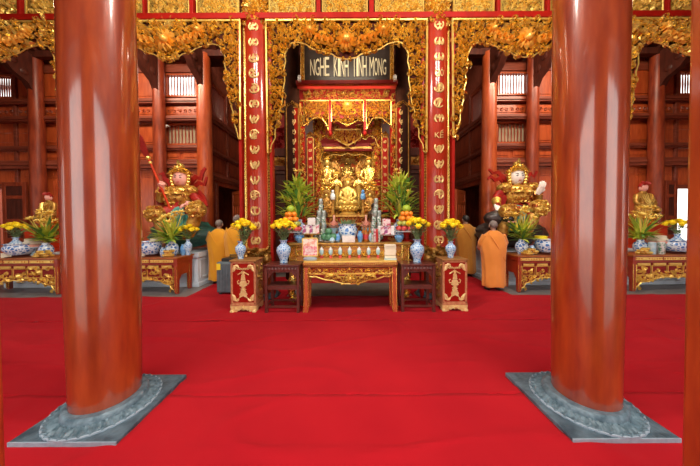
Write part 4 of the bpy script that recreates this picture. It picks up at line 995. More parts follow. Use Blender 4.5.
def lilies(loc, w, h, label, group, seed, nl=46, nb=9, leafm=None, spire=0):
    rg = random.Random(seed); x, y, z = loc; t = thing('lily_arrangement', label, 'flowers', loc, group)
    b = MB(); b2 = MB()
    for i in range(nl):
        a = rg.uniform(0, 2 * PI); e = rg.uniform(.0, 1.25); q = rg.uniform(.0, .45)
        L = (w / 2) * rg.uniform(.65, 1.05) if e < .75 else h * rg.uniform(.45, .8)
        p = (x + rg.uniform(-.03, .03), y + rg.uniform(-.03, .03), z + h * q * (1 if spire else .5))
        
        if spire:
            u = rg.uniform(.05, .95); rr = w * .30 * math.sin(PI * min(1, .25 + u * .72)) * math.sqrt(rg.random()); p = (x + rr * math.cos(a), y + rr * math.sin(a) * .8, z + h * .78 * u); e = rg.uniform(-.1, 1.2); L = rg.uniform(.20, .34)
        blade(b if rg.random() < (.25 if spire else .35) else b2, p, (math.cos(a) * math.cos(e), math.sin(a) * math.cos(e), math.sin(e)), L, rg.uniform(.018, .03) * (1 + w * .3), rg.uniform(.2, .8), 5)
    if spire:
        for i in range(14): a = rg.uniform(0, 6.3); b.tube([(x, y, z), (x + w * .3 * math.cos(a) * rg.random(), y + w * .25 * math.sin(a) * rg.random(), z + h * rg.uniform(.5, .8))], .006, 4)
        for i in range(nl // 3):
            q = rg.uniform(.3, 1.0); a = rg.uniform(0, 2 * PI); e = rg.uniform(.5, 1.2)
            blade(b if rg.random() < .25 else b2, (x + rg.uniform(-.05, .05) * (1 - q), y, z + h * q * .78), (math.cos(a) * math.cos(e), math.sin(a) * math.cos(e), math.sin(e)), w * .34 * (1.15 - q * .75), .022, .3, 4)
    b.build('green_leaves', LEAF, t); b2.build('pale_leaves', LIME, t)
    for i in range(nb):
        a = rg.uniform(0, 2 * PI); q = rg.uniform(.1, .75) if not spire else rg.uniform(.05, .5)
        p = Vector((x + w * .36 * q * math.cos(a), y + w * .3 * q * math.sin(a) - .05, z + h * (rg.uniform(.55, .9) if not spire else rg.uniform(.35, 1.0)))); b = MB()
        b.tube([(x, y, z), tuple(p)], .005, 4)
        petals(b, p, .09 if not spire else .075, rg, (p - Vector((x, y, z - .1))).normalized() + Vector((0, -.3, 0)), ((6, .75, 1.1), (5, 1.1, .9)), .22); b.build('bloom', LILY, t, ang=20)
    return t
FV = 'blue and white flower vases in the altar row'; FM = 'yellow chrysanthemums in the altar row'
for (cx, cy, z), px, top, ft, lab, seed in ((PL, 240.5, 240.5, 221, 'on the left red pedestal', 1), (SL, 283.5, 239.5, 222, 'on the left dark wooden stand', 2), (SR, 417, 239.5, 220, 'on the right dark wooden stand', 3), (PR, 450.5, 241.5, 221, 'on the right red pedestal', 4)):
    yv = cy; x = X(px, yv, 250); h = Z(top, yv) - z
    big = seed in (2, 3); r = .125 if big else .092
    vase('flower_vase', (x, yv, z), h, r, PORCF if not big else PORCF, 'blue and white porcelain flower vase ' + lab, FV)
    zf = Z(ft, yv); mums((x + (.06 if seed == 1 else 0), yv, z + h - .03), .38 if not big else .42, zf - z - h + .07, 17, 'bunch of yellow chrysanthemums in the vase ' + lab, FM, seed)

def on2(px, Yd): return X(px, Yd, 240), Yd
z2 = ZT2
# big lily sprays on porcelain jars at the back corners
for px, nm, sd in ((298, 'left', 5), (400.5, 'right', 6)):
    x, y = on2(px, 5.12)
    vase('flower_jar', (x, y, z2), .44, .17, PORC, 'blue and white jar holding the tall lily spray at the %s end of the altar' % nm, 'lily jars', JAR)
    lilies((x, y, z2 + .40), 1.0, 1.12, 'tall spray of green lily stems and buds at the %s end of the altar' % nm, 'tall lily sprays', sd, 190, 9, spire=1)
# fruit towers on footed dishes
def footed_dish(loc, r, h, m, label, group):
    t = thing('footed_dish', label, 'dish', loc, group); x, y, z = loc
    MB().lathe([(r * .5, 0), (r * .5, .015), (r * .24, .04), (r * .2, h * .5), (r * .3, h * .86), (.01, h * .9)], loc, 20).build('foot', m, t)
    MB().lathe([(r * .3, h * .84), (r * .9, h * .93), (r, h), (r * .97, h * 1.02), (r * .6, h * .95), (.01, h * .92)], loc, 26).build('plate', WPORC if m is not BRASS else YGOLD, t)
    return t
def ball(name, loc, r, m, label, cat, group, proto={}):
    k = (name, m.name, round(r, 3))
    if k in proto:
        o = proto[k].copy(); C.objects.link(o); o.location = loc; o['label'] = label; o['group'] = group; return o
    b = MB().ell(loc, (r, r, r * .93), 14, 9, lambda d: 1 - .12 * max(0, d.z) ** 12); b.tube([(loc[0], loc[1], loc[2] + r * .8), (loc[0] + .004, loc[1], loc[2] + r * 1.02)], .004, 4)
    o = b.build(name, m, base=loc); tag(o, label, cat, group); proto[k] = o; return o
for px, nm in ((291, 'left'), (406.5, 'right')):
    x, y = on2(px, 4.72); w = 'on the %s fruit tower' % nm; r0 = .19
    footed_dish((x, y, z2), .24, .20, REDP, 'red footed dish under the %s fruit tower' % nm, 'red footed dishes'); z = z2 + .205
    for lev, (m, cnt, R, r, kind, lb) in enumerate(((REDF, 9, .165, .052, 'plum', 'dark red plum in the lowest tier '), (APPLE, 8, .145, .056, 'apple', 'green-yellow apple in the second tier '), (ORNG, 6, .11, .056, 'orange', 'orange in the third tier '), (ORNG, 4, .07, .056, 'orange', 'orange in the fourth tier '))):
        z += r
        for i in range(cnt):
            a = 2 * PI * (i + .3 * lev) / cnt; ball(kind, (x + R * math.cos(a), y + R * math.sin(a), z), r, m, lb + w, kind, lb.split(' in ')[0] + 's ' + w)
        z += r * .72
    ball('pomelo', (x, y, z + .06), .085, POM, 'green pomelo crowning the %s fruit tower' % nm, 'pomelo', 'pomelos')
# small blue bowls
for px, nm in ((299.5, 'left'), (399, 'right')):
    x, y = on2(px, 4.55); vase('porcelain_bowl', (x, y, z2), .13, .085, BLUE, 'small deep blue bowl beside the %s fruit tower' % nm, 'small blue bowls', BOWL, 'bowl')
# trays of cartons with a white box on top
def carton(loc, w, h, m, label, cat, group, proto={}):
    k = (m.name, w, h)
    if k in proto:
        o = proto[k].copy(); C.objects.link(o); o.location = loc; o['label'] = label; o['group'] = group; return o
    b = MB().box(loc[0] - w / 2, loc[0] + w / 2, loc[1] - w * .3, loc[1] + w * .3, loc[2], loc[2] + h)
    b.taper((loc[0], loc[1], loc[2] + h), w, w * .6, w * .9, w * .04, h * .14)
    o = b.build('carton', m, base=loc, smooth=False, bev=.004); tag(o, label, cat, group); proto[k] = o; return o
def can(loc, r, h, m, label, group, proto={}):
    k = (m.name, r, h)
    if k in proto:
        o = dup(proto[k], loc, label, group); return o
    t = thing('drink_can', label, 'can', loc, group)
    MB().lathe([(r * .8, 0), (r, r * .25), (r, h - r * .3), (r * .82, h - .006)], loc, 14).build('can_body', m, t); MB().lathe([(r * .84, h - .008), (r * .86, h), (r * .75, h), (r * .72, h - .004)], loc, 14).build('lid', WHITE, t)
    proto[k] = t; return t
for px, nm, sd in ((311.5, 'left', -1), (385.5, 'right', 1)):
    x, y = on2(px, 4.72)
    footed_dish((x, y, z2), .20, .155 if sd < 0 else .13, BRASS if sd < 0 else DREDP, 'gilded footed tray carrying cartons, left of the incense bowl' if sd < 0 else 'footed tray carrying cartons, right of the incense bowl', 'footed trays'); z = z2 + (.162 if sd < 0 else .136)
    ms = (PURP, WBOX, PURP, WBOX, PNKW) if sd < 0 else (WBOX, PNKW, PURP, PNKW, WBOX)
    for i, m in enumerate(ms): carton((x - .13 + .065 * i, y - .05 + .02 * (i % 2), z), .062, .15, m, ('purple' if m is PURP else 'white' if m is WBOX else 'pink and white') + ' drink carton in the row on the %s tray' % nm, 'carton', 'drink cartons on the %s tray' % nm)
    carton((x + .01, y - .03, z + .172), .15, .12, WBOX if sd < 0 else PNKW, 'pale box on top of the cartons on the %s tray' % nm, 'box', 'boxes on carton trays')
# towers of silver cans
for px, nm in ((321, 'left'), (376, 'right')):
    x, y = on2(px, 4.86); z = z2; k = 0
    for lev, n in enumerate((5, 5, 4, 3, 3, 1, 1)):
        R = {5: .115, 4: .085, 3: .06, 1: 0}[n]
        for i in range(n):
            a = 2 * PI * i / n + lev * .4 - PI / 2; can((x + R * math.cos(a), y + R * math.sin(a), z), .045, .122, SILG if (i + lev) % 2 else SILV, 'silver-green drink can in the tall tower %s of the incense bowl' % nm, 'cans of the %s tower' % nm)
        z += .1225
# dark green melons on a plate
x, y = on2(329, 4.62); MBp = MB().lathe([(.10, 0), (.11, .012), (.2, .03), (.205, .036), (.1, .022)], (x, y, z2), 26).build('plate', WPORC, base=(x, y, z2)); tag(MBp, 'white plate under the dark green melons', 'plate')
for dx, dy, dz, r in ((-.09, 0, .10, .075), (.08, -.02, .10, .075), (0, -.09, .10, .07), (0, .09, .1, .07), (-.01, -.01, .205, .075), (.1, .06, .1, .06)): ball('melon', (x + dx, y + dy, z2 + dz), r, MELON, 'dark green melon heaped on the white plate left of the incense bowl', 'melon', 'melons on the white plate')
# lotus lamps on pale stands behind
def lotus_lamp(px, nm):
    x, y = on2(px, 5.0); t = thing('lotus_lamp', 'pink-orange lotus lamp %s of the big incense bowl' % nm, 'lamp', (x, y, z2), 'lotus lamps')
    MB().lathe([(.09, 0), (.1, .02), (.05, .06), (.045, .16), (.10, .24), (.11, .26), (.02, .25)], (x, y, z2), 18).build('stand', LBLUE, t)
    b = MB(); rg = random.Random(3); b.ell((x, y, z2 + .32), (.06, .06, .08), 12, 8); petals(b, (x, y, z2 + .25), .17, rg, (0, 0, 1), ((10, .45, 1), (9, .9, 1), (6, 1.25, 1)), .3); b.build('petals', PINKC, t, ang=20); MB().lathe([(.022, .38), (.022, .52), (.004, .53)], (x, y, z2), 10).build('candle', PINKC, t)
lotus_lamp(334, 'left'); lotus_lamp(366, 'right')
# great incense bowl with moss-green sticks, white box before it
x, y = on2(347.5, 4.85)
vase('incense_bowl', (x, y, z2), .345, .20, PORC, 'large blue and white porcelain incense bowl in the middle of the altar', 'incense bowls', CENS, 'bowl')
t = thing('incense_plant', 'low clump of green leaves standing in the big incense bowl', 'plant', (x, y, z2 + .3)); b = MB(); rg = random.Random(2)
for i in range(70): a = rg.uniform(0, 6.3); q = rg.uniform(0, .14); blade(b, (x + q * math.cos(a), y + q * math.sin(a), z2 + .29), (math.cos(a) * .5, math.sin(a) * .5, 1), rg.uniform(.10, .2), .014, .4, 3)
b.build('leaves', GLEAF, t)
o = MB().box(x - .10, x + .14, 4.50, 4.60, z2, z2 + .125).build('white_box', WBOX, smooth=False, bev=.006, base=(x, 4.55, z2)); tag(o, 'cream white box before the big incense bowl', 'box')
for px, Yd, h, r, m, nm, lab in ((337.5, 4.62, .16, .055, BLUE, 'porcelain_jar', 'small blue jar left of the white box before the incense bowl'), (360, 4.6, .21, .055, BLUE, 'porcelain_jar', 'small blue and white jar right of the white box before the incense bowl'), (371, 4.62, .17, .05, LBLUE, 'porcelain_jar', 'small pale blue jar at the foot of the right can tower'), (332, 4.5, .10, .05, LBLUE, 'porcelain_cup', 'pale blue cup in front of the melons')):
    x, y = on2(px, Yd); vase(nm, (x, y, z2), h, r, m, lab, 'small porcelain on the altar', JAR, 'jar')
for px, Yd, lab in ((366, 4.62, 'amber bottle with red label right of the incense bowl'), (369.5, 4.72, 'amber bottle standing behind the red-labelled bottle'), (363.5, 4.78, 'amber bottle directly below the right lotus lamp')):
    x, y = on2(px, Yd); t = thing('bottle', lab, 'bottle', (x, y, z2), 'amber bottles'); MB().lathe([(.038, 0), (.042, .01), (.042, .17), (.03, .2), (.015, .23), (.015, .28), (.018, .28), (.018, .3)], (x, y, z2), 14).build('glass', GLASSY, t); MB().lathe([(.0425, .05), (.0435, .05), (.0435, .14), (.0425, .14)], (x, y, z2), 14).build('paper_label', REDF, t)
for i, (px, Yd) in enumerate(((372.5, 4.48), (374.7, 4.48), (377, 4.48), (379.2, 4.48))):
    x, y = on2(px, Yd); can((x, y, z2), .02, .26, (SILG, PNKW, REDF, SILG)[i], 'slim tall can at the front of the right can tower', 'slim cans')
# row of little porcelain figures on the front table
ix = [321.5, 330.5, 340, 349.5, 359, 368.5, 378]
for i, px in enumerate(ix):
    y = YR1 - .06; x = X(px, y, 257); z = ZT1
    t = thing('wine_cup', 'small lidded pale blue cup on red foot, %s from the left in its row' % ('first second third fourth fifth sixth seventh'.split()[i]), 'cup', (x, y, z), 'row of lidded cups')
    MB().lathe([(.03, 0), (.032, .01), (.018, .05), (.01, .052)], (x, y, z), 14).build('foot', REDF, t)
    MB().lathe([(.012, .05), (.034, .08), (.040, .12), (.034, .15), (.01, .151)], (x, y, z), 14).build('cup', LBLUE, t)
    MB().lathe([(.036, .15), (.03, .17), (.012, .18), (.016, .195), (.004, .205)], (x, y, z), 14).build('lid', WPORC, t)
# framed picture on an oval foot, and a stack of paper packets
y = 4.1; x0, x1 = X(302, y, 250), X(318, y, 250); z0, z1 = ZT1 + .06, Z(237.5, y); cx = (x0 + x1) / 2
t = thing('picture_frame', 'gold-framed pink and white picture on a grey oval foot, on the front table', 'picture', (cx, y, ZT1))
MB().lathe([(.115, 0), (.125, .02), (.10, .05), (.03, .062), (.01, .063)], (0, 0, 0), 28).map(lambda a, b_, c: (cx + a, y + b_ * .55, ZT1 + c)).build('foot', mat('grey_blue_ceramic', (.30, .36, .42), .35), t)
MB().box(x0, x1, y - .012, y + .012, z0, z0 + .018).box(x0, x1, y - .012, y + .012, z1 - .018, z1).box(x0, x0 + .018, y - .012, y + .012, z0, z1).box(x1 - .018, x1, y - .012, y + .012, z0, z1).build('frame', YGOLD, t, smooth=False, bev=.004)
zm = z0 + (z1 - z0) * .55
MB().box(x0 + .017, x1 - .017, y - .006, y + .008, zm, z1 - .017).build('upper_print', PHOTOT, t, smooth=False); MB().box(x0 + .017, x1 - .017, y - .0062, y + .008, z0 + .017, zm).build('lower_print', PHOTOB, t, smooth=False)
b = MB()
for i in range(4): b.box(x0 + .05, x1 - .05 - .02 * (i % 2), y - .009, y - .006, z0 + .05 + .024 * i, z0 + .062 + .024 * i)
b.build('printed_lines', WBOX, t, smooth=False)
b = MB().ell((cx - .03, y - .006, zm + .03), (.035, .004, .03), 12, 8).ell((cx + .05, y - .006, zm + .06), (.03, .004, .03), 12, 8); b.build('printed_motif', PINKC, t)
y = 4.12; x0, x1 = X(384.5, y, 250), X(395.5, y, 250); zz = ZT1 + .02; cx = (x0 + x1) / 2
o = MB().box(x0 - .01, x1 + .01, y - .05, y + .06, ZT1, zz).build('tray', LBLUE, smooth=False, bev=.004, base=(cx, y, ZT1)); tag(o, 'small grey-blue tray under the stack of cream packets', 'tray')
pk0 = None
for i in range(6):
    h = (Z(240, y) - zz) / 6
    o = MB().box(x0, x1, y - .04, y + .05, zz + .002, zz + h - .004).build('paper_packet', PAPER, smooth=False, bev=.006, base=(cx, y, zz)) if pk0 is None else pk0.copy()
    if pk0 is None: pk0 = o
    else: C.objects.link(o); o.location = (cx + .003 * (-1) ** i, y, zz)
    tag(o, 'cream paper packet in the stack at the right end of the front table', 'packet', 'stack of cream packets'); zz += h
# ------------------------------------------------------------------ side altars: carved tables on the stone floor
YT = 5.05; ZTT = Z(256.5, YT)
def carved_table(x0, x1, label):
    Y, D = YT, .52; cx = (x0 + x1) / 2; w = x1 - x0; zt = ZTT
    t = thing('carved_table', label, 'table', (cx, Y + D / 2, 0), 'carved offering tables of the side altars')
    MB().box(x0 - .02, x1 + .02, Y - .02, Y + D + .02, zt - .035, zt).build('tabletop', TABW, t, smooth=False, bev=.008)
    b = MB().box(x0, x1, Y, Y + D, zt - .12, zt - .035); b.box(x0 + .02, x1 - .02, Y + .02, Y + D - .02, zt - .17, zt - .12); b.build('frame', TABR, t, smooth=False, bev=.008)
    b = MB()
    for k in range(3):
        u0, u1 = x0 + .05 + (w - .1) * k / 3, x0 + .05 + (w - .1) * (k + 1) / 3 - .03
        b.box(u0, u1, Y - .008, Y + .01, zt - .108, zt - .05)
    b.build('gilded_band', YGOLD, t, smooth=False)
    b = MB(); rg = random.Random(int(cx * 10))
    for k in range(int(w / .055)):
        u = x0 + .06 + k * .055
        if rg.random() < .75: scroll(b, u, zt - .079, .018, rg.uniform(0, 6), 1, Y - .008, .008, n=5)
    b.build('band_motifs', ORED, t)
    for xx, s in ((x0 + .05, -1), (x1 - .05, 1)):
        for yy in (Y + .02, Y + D - .09):
            l = MB().taper((xx, yy + .035, .012), .065, .065, .085, .085, zt - .13).build('leg', TABR, t, smooth=False, bev=.008)
            b = MB(); outline(b, [(xx - .03, zt - .2), (xx - .025, .05)], .008, yy - .006); outline(b, [(xx + .03, zt - .2), (xx + .025, .05)], .008, yy - .006); b.build('gilded_line', GOLD, l)
    a0, a1 = x0 + .11, x1 - .11; zp0, zp1 = zt - .44, zt - .17
    b = MB().box(a0, a1, Y + .05, Y + .07, zp0, zp1); g = MB()
    n = 5
    for k in range(n):
        u0, u1 = a0 + (a1 - a0) * k / n + .015, a0 + (a1 - a0) * (k + 1) / n - .015
        for c, d in ((zp1 - .01, zp1 - .055), ) : g.box(u0 + .02, u1 - .02, Y + .035, Y + .06, d, c)
        outline(g, [(u0, zp1 - .07), (u1, zp1 - .07), (u1, zp0 + .01), (u0, zp0 + .01)], .011, Y + .045, True)
        carve(g, [(u0 + .02, zp1 - .08), (u1 - .02, zp1 - .08), (u1 - .02, zp0 + .02), (u0 + .02, zp0 + .02)], .085, Y + .05, .05, k + 3, sc=1.0)
    h = [(0, zp0), (0, zp0 - .05), (.2, zp0 - .045), (.3, zp0 - .05), (.44, zp0 - .075), (.5, zp0 - .13), (w / 2 - .2, zp0 - .16), (w / 2 - .16, zp0 - .24), (w / 2 - .11, zp0 - .27), (w / 2 - .11, zp0)]
    h = [(min(x, w / 2 - .11), z) for x, z in h]
    for s in (-1, 1): b.prism([(cx + s * x, z) for x, z in h], Y + .052, Y + .066)
    carve(g, [(cx - x, z) for x, z in h], .06, Y + .052, .04, 5, mirror=cx, sc=1.2)
    for s in (-1, 1): outline(g, [(cx + s * x, z) for x, z in h[1:-1]], .012, Y + .045)
    b.build('apron', DREDP, t, smooth=False); g.build('apron_carving', YGOLD, t)
    for s, xx in ((-1, x0 + .03), (1, x1 - .03)):
        b = MB(); b.box(xx - .012, xx + .012, Y + .1, Y + D - .1, zt - .36, zt - .16); outline(b, [], .01, 0) if 0 else None
        b.prism_x([(Y + .1, zt - .36), (Y + .1, zt - .5), (Y + .16, zt - .40), (Y + D - .16, zt - .40), (Y + D - .1, zt - .5), (Y + D - .1, zt - .36)], xx - .01, xx + .01)
        b.build('side_panel', TABR, t, smooth=False)
    return cx
TX = [(X(176.3, YT), -5.32), (X(518.5, YT), 5.28), (X(56.5, YT), -7.95), (X(634, YT), 7.95)]
carved_table(TX[0][1], TX[0][0], 'red and gold carved table before the pink-faced guardian, cut by the left front column')
carved_table(TX[1][0], TX[1][1], 'red and gold carved table before the white-faced guardian, cut by the right front column')
carved_table(TX[2][1], TX[2][0], 'red and gold carved table at the far left edge of the picture')
carved_table(TX[3][0], TX[3][1], 'red and gold carved table at the far right edge of the picture')
# stone platforms under the statues
def platform(x0, x1, label):
    Y, D, h = 5.68, 1.05, .82; t = thing('stone_platform', label, 'platform', ((x0 + x1) / 2, Y + D / 2, 0), 'pale stone platforms behind the side tables')
    MB().box(x0 - .04, x1 + .04, Y - .04, Y + D, 0, .10).box(x0, x1, Y, Y + D, .10, h - .12).box(x0 - .04, x1 + .04, Y - .04, Y + D, h - .12, h).build('block', PLAST, t, smooth=False, bev=.012)
    b = MB(); n = 4
    for k in range(n):
        u0, u1 = x0 + (x1 - x0) * k / n + .05, x0 + (x1 - x0) * (k + 1) / n - .05
        b.box(u0, u1, Y - .015, Y + .01, .17, .22).box(u0, u1, Y - .015, Y + .01, h - .22, h - .17).box(u0, u0 + .05, Y - .015, Y + .01, .2, h - .2).box(u1 - .05, u1, Y - .015, Y + .01, .2, h - .2)
    for s, xx in ((-1, x0), (1, x1)):
        for k in range(2):
            v0, v1 = Y + .07 + k * .48, Y + .47 + k * .48
            b.box(xx - .015, xx + .015, v0, v1, .17, .22).box(xx - .015, xx + .015, v0, v1, h - .22, h - .17).box(xx - .015, xx + .015, v0, v0 + .05, .2, h - .2).box(xx - .015, xx + .015, v1 - .05, v1, .2, h - .2)
    b.build('panel_moulding', PLAST, t, smooth=False, bev=.006)
    return h
PH = platform(-5.5, -3.62, 'pale grey panelled stone platform under the pink-faced guardian')
platform(3.55, 5.5, 'pale grey panelled stone platform under the white-faced guardian')
platform(-8.2, -6.25, 'pale grey stone platform behind the table at the far left')
platform(6.1, 8.2, 'pale grey stone platform behind the table at the far right')

# ------------------------------------------------------------------ guardian statues
def face(head_c, rx, ry, rz, m, t, ang=0.0, brow=BLACK, up=True):
    cx, cy, cz = head_c
    def f(d):                                # a face with brow, nose, cheeks and chin, looking toward -y
        k = 1.0
        if d.y < 0:
            k += .10 * math.exp(-((d.x / .13) ** 2 + ((d.z + .08) / .16) ** 2)) - .03 * math.exp(-(((abs(d.x) - .36) / .18) ** 2 + ((d.z - .12) / .12) ** 2)) + .03 * math.exp(-((d.x / .28) ** 2 + ((d.z + .72) / .14) ** 2)) + .03 * math.exp(-(((abs(d.x) - .42) / .16) ** 2 + ((d.z + .22) / .16) ** 2))
        if d.z < 0: k *= 1 - .10 * d.z * d.z
        return k
    R = lambda x, y, z: (cx + (x - cx) * math.cos(ang) - (y - cy) * math.sin(ang), cy + (x - cx) * math.sin(ang) + (y - cy) * math.cos(ang), z)
    MB().ell(head_c, (rx, ry, rz), 28, 20, f).map(R).build('face', m, t, ang=80)
    for s in (-1, 1):
        e = MB().ell((cx + s * .36 * rx, cy - ry * .92, cz + .08 * rz), (.17 * rx, .09 * ry, .055 * rz), 10, 7).map(R).build('eye', BLACK, t)
        MB().tube([(cx + s * .18 * rx, cy - ry * .97, cz + .22 * rz), (cx + s * .38 * rx, cy - ry * .94, cz + .33 * rz), (cx + s * .58 * rx, cy - ry * .80, cz + .36 * rz)], [.04 * rx, .055 * rx, .02 * rx], 6).map(R).build('eyebrow', brow, t)
    MB().tube([(cx - .22 * rx, cy - ry * .88, cz - .44 * rz), (cx, cy - ry * .93, cz - .46 * rz), (cx + .22 * rx, cy - ry * .88, cz - .44 * rz)], [.03 * rx, .07 * rx, .03 * rx], 6).map(R).build('mouth', LIPS, t)
    return R
def hand(b, c, d, up, s=1.0, curl=1.0, side=1):            # palm, four bent fingers and a thumb
    c = Vector(c); d = Vector(d).normalized(); u = Vector(up).normalized(); v = d.cross(u).normalized() * side
    b.tube([c - d * .05 * s, c + d * .02 * s, c + d * .07 * s], [.035 * s, .045 * s, .042 * s], 8, .6)
    for i, L in enumerate((.075, .088, .082, .062)):
        p = c + d * .065 * s + v * (-.036 + .024 * i) * s; q = p + (d * math.cos(.5 * curl) - u * math.sin(.5 * curl)) * L * .5 * s; r = q + (d * math.cos(1.3 * curl) - u * math.sin(1.3 * curl)) * L * .35 * s; e = r + (d * math.cos(2.1 * curl) - u * math.sin(2.1 * curl)) * L * .3 * s
        b.tube([p, q, r, e], [.012 * s, .0115 * s, .011 * s, .009 * s], 6)
    p = c - v * .035 * s; q = p - v * .03 * s + d * .04 * s - u * .012 * s; b.tube([p, q, q + d * .035 * s + v * .015 * s - u * .018 * s], [.014 * s, .013 * s, .010 * s], 6)
def ribbon(b, pts, w, th=.016):              # a painted streamer with thickness
    P_ = [Vector(p) for p in pts]; vs = []; fs = []; n = len(P_)
    for j, p in enumerate(P_):
        t = (P_[min(j + 1, n - 1)] - P_[max(j - 1, 0)]).normalized(); s = t.cross(Vector((0, 1, 0)))
        if s.length < .05: s = Vector((1, 0, 0))
        s.normalize(); ww = w * (1 - .5 * (j / (n - 1)) ** 2); k = t.cross(s)
        for a, c in ((-1, -1), (1, -1), (1, 1), (-1, 1)): vs.append(tuple(p + s * ww * a + k * th * c))
    for j in range(n - 1):
        for q in range(4): fs.append((j * 4 + q, j * 4 + (q + 1) % 4, j * 4 + 4 + (q + 1) % 4, j * 4 + 4 + q))
    fs += [(0, 1, 2, 3), (4 * n - 1, 4 * n - 2, 4 * n - 3, 4 * n - 4)]; b.add(vs, fs)
def scales(b, c, rx, ry, rz, n, m, seed, R=.05):          # gold scroll relief on the front of a rounded plate
    rg = random.Random(seed)
    for j in range(m):
        for i in range(n):
            a = -PI / 2 + (i + .5 * (j % 2) - (n - 1) / 2) * (2.5 / n); ph = -1.1 + 2.2 * (j + .5) / m
            p = Vector((c[0] + rx * math.cos(ph) * math.cos(a), c[1] + ry * math.cos(ph) * math.sin(a), c[2] + rz * math.sin(ph)))
            s = MB(); scroll(s, 0, 0, R, rg.uniform(0, 6), rg.choice((-1, 1)), 0, R * .7, n=6)
            rot = Matrix.Rotation(a + PI / 2, 3, 'Z') @ Matrix.Rotation(-ph, 3, 'X')
            s.map(lambda x, y, z: tuple(p + rot @ Vector((x, y, z)))); b.add(s.v, s.f)
def guardian(px_head, label, fm, rockm, variant):
    Y = 6.1; k = Y / F; cx = X(px_head, Y); T = lambda dx, py, dy=0: (X(px_head + dx, Y + dy), Y + dy, Z(py, Y + dy))
    t = thing('guardian_statue', label, 'statue', (cx, Y, PH)); rg = random.Random(variant)
    # rock seat
    c = T(2 if variant == 1 else -3, 235)
    MB().ell((c[0], Y + .1, (PH + c[2]) / 2 + .22), (.85, .48, c[2] - PH - .0), 30, 18, lambda d: (1 + .16 * noise.noise((d.x * 2.5, d.y * 2.5, d.z * 2.5)) + .05 * noise.noise((d.x * 8, d.y * 8, d.z * 8)))).map(lambda x, y, z: (x, y, max(z, PH + .002))).build('rock_seat', rockm, t)
    if variant == 1: shL, shR, elL, elR, haL, haR = T(-12, 192), T(11, 191), T(-19, 203, -.1), T(22, 203, -.1), T(-17, 187, -.35), T(12, 204, -.45)
    else: shL, shR, elL, elR, haL, haR = T(-12, 190), T(12, 190), T(-21, 198, -.05), T(20, 202, -.05), T(-19, 208, -.3), T(22.5, 192, -.3)
    kl, kr = T(-22 if variant == 1 else -10, 213, -.5), T(19 if variant == 1 else 20, 209, -.5)
    fl, fr = T(-14, 235, -.45), T(8, 236, -.5)
    nodes = {'hip': (T(0, 215), .27), 'waist': (T(0, 205), .23), 'chest': (T(0, 194), .27), 'neck': (T(0, 188.5), .11), 'skull': (T(0, 183), .11),
             'sl': (shL, .13), 'el': (elL, .10), 'hl': (haL, .06), 'sr': (shR, .13), 'er': (elR, .10), 'hr': (haR, .06),
             'kl': (kl, .17), 'fl': (fl, .09), 'kr': (kr, .17), 'fr': (fr, .09), 'tl': (tuple(Vector(fl) + Vector((0, -.14, -.04))), .07), 'tr': (tuple(Vector(fr) + Vector((0, -.14, -.04))), .07)}
    skin('body', nodes, [('hip', 'waist'), ('waist', 'chest'), ('chest', 'neck'), ('neck', 'skull'), ('chest', 'sl'), ('sl', 'el'), ('el', 'hl'), ('chest', 'sr'), ('sr', 'er'), ('er', 'hr'), ('hip', 'kl'), ('kl', 'fl'), ('fl', 'tl'), ('hip', 'kr'), ('kr', 'fr'), ('fr', 'tr')], 'hip', RIBBON, t)
    # armour
    b = MB(); c = T(0, 197, -.05); b.ell(c, (.31, .30, .30), 20, 12); scales(b, c, .31, .30, .30, 7, 6, 3, .055)
    for s in (-1, 1): b.lathe([(.001, .05), (.07, .035), (.10, .01), (.11, -.02)], (c[0] + s * .13, c[1] - .25, c[2] + .09), 14)
    b.build('breastplate', STATG, t)
    b = MB(); c = T(0, 209, -.05)
    b.lathe([(.30, -.05), (.33, -.03), (.33, .04), (.29, .06)], c, 24); b.ell((c[0], c[1] - .3, c[2]), (.1, .06, .09), 12, 8); b.build('belt', YGOLD, t)
    for s, p in ((-1, shL), (1, shR)):
        b = MB(); q = (p[0] + s * .03, p[1] - .02, p[2] + .02); b.ell(q, (.17, .18, .14), 16, 10); scales(b, q, .17, .18, .14, 5, 3, 9, .045); b.build('shoulder_guard', STATG, t)
    for a, h in ((elL, haL), (elR, haR)):
        A, Hh = Vector(a), Vector(h); b = MB(); b.tube([A.lerp(Hh, .25), A.lerp(Hh, .3), A.lerp(Hh, .75), A.lerp(Hh, .8)], [.095, .11, .085, .09], 14); b.build('bracer', STATG, t)
    for p in (kl, kr):
        b = MB(); q = (p[0], p[1] - .05, p[2]); b.ell(q, (.21, .19, .20), 16, 10); scales(b, q, .21, .19, .20, 5, 4, 4, .055); b.build('knee_guard', STATG, t)
    for a, f in ((kl, fl), (kr, fr)):
        A, Ff = Vector(a), Vector(f); b = MB(); b.tube([A.lerp(Ff, .2), A.lerp(Ff, .5), A.lerp(Ff, .95)], [.13, .145, .12], 14); b.build('shin_guard', OGOLD, t)
    b = MB(); ribbon(b, [T(-4, 207, -.36), T(-6, 214, -.5), T(-3, 222, -.6), T(-6, 232, -.58)], .10); ribbon(b, [T(4, 207, -.36), T(6, 215, -.5), T(4, 224, -.6), T(7, 232, -.58)], .10); ribbon(b, [T(0, 208, -.4), T(0, 216, -.56), T(0, 226, -.62)], .14); b.build('skirt_cloth', TEAL, t)
    # hands
    b = MB(); hand(b, haL, (0.2, -.3, .5) if variant == 1 else (0, -.5, -.6), (0, -1, .2), 1.7, 1.2, 1); b.build('hand', fm, t); b = MB()
    hand(b, haR, (-.6, -.6, 0.1) if variant == 1 else (.3, -.3, .9), (0, -1, 0) if variant == 2 else (0, 0, 1), 1.7, .8 if variant == 1 else .35, -1); b.build('hand', fm, t)
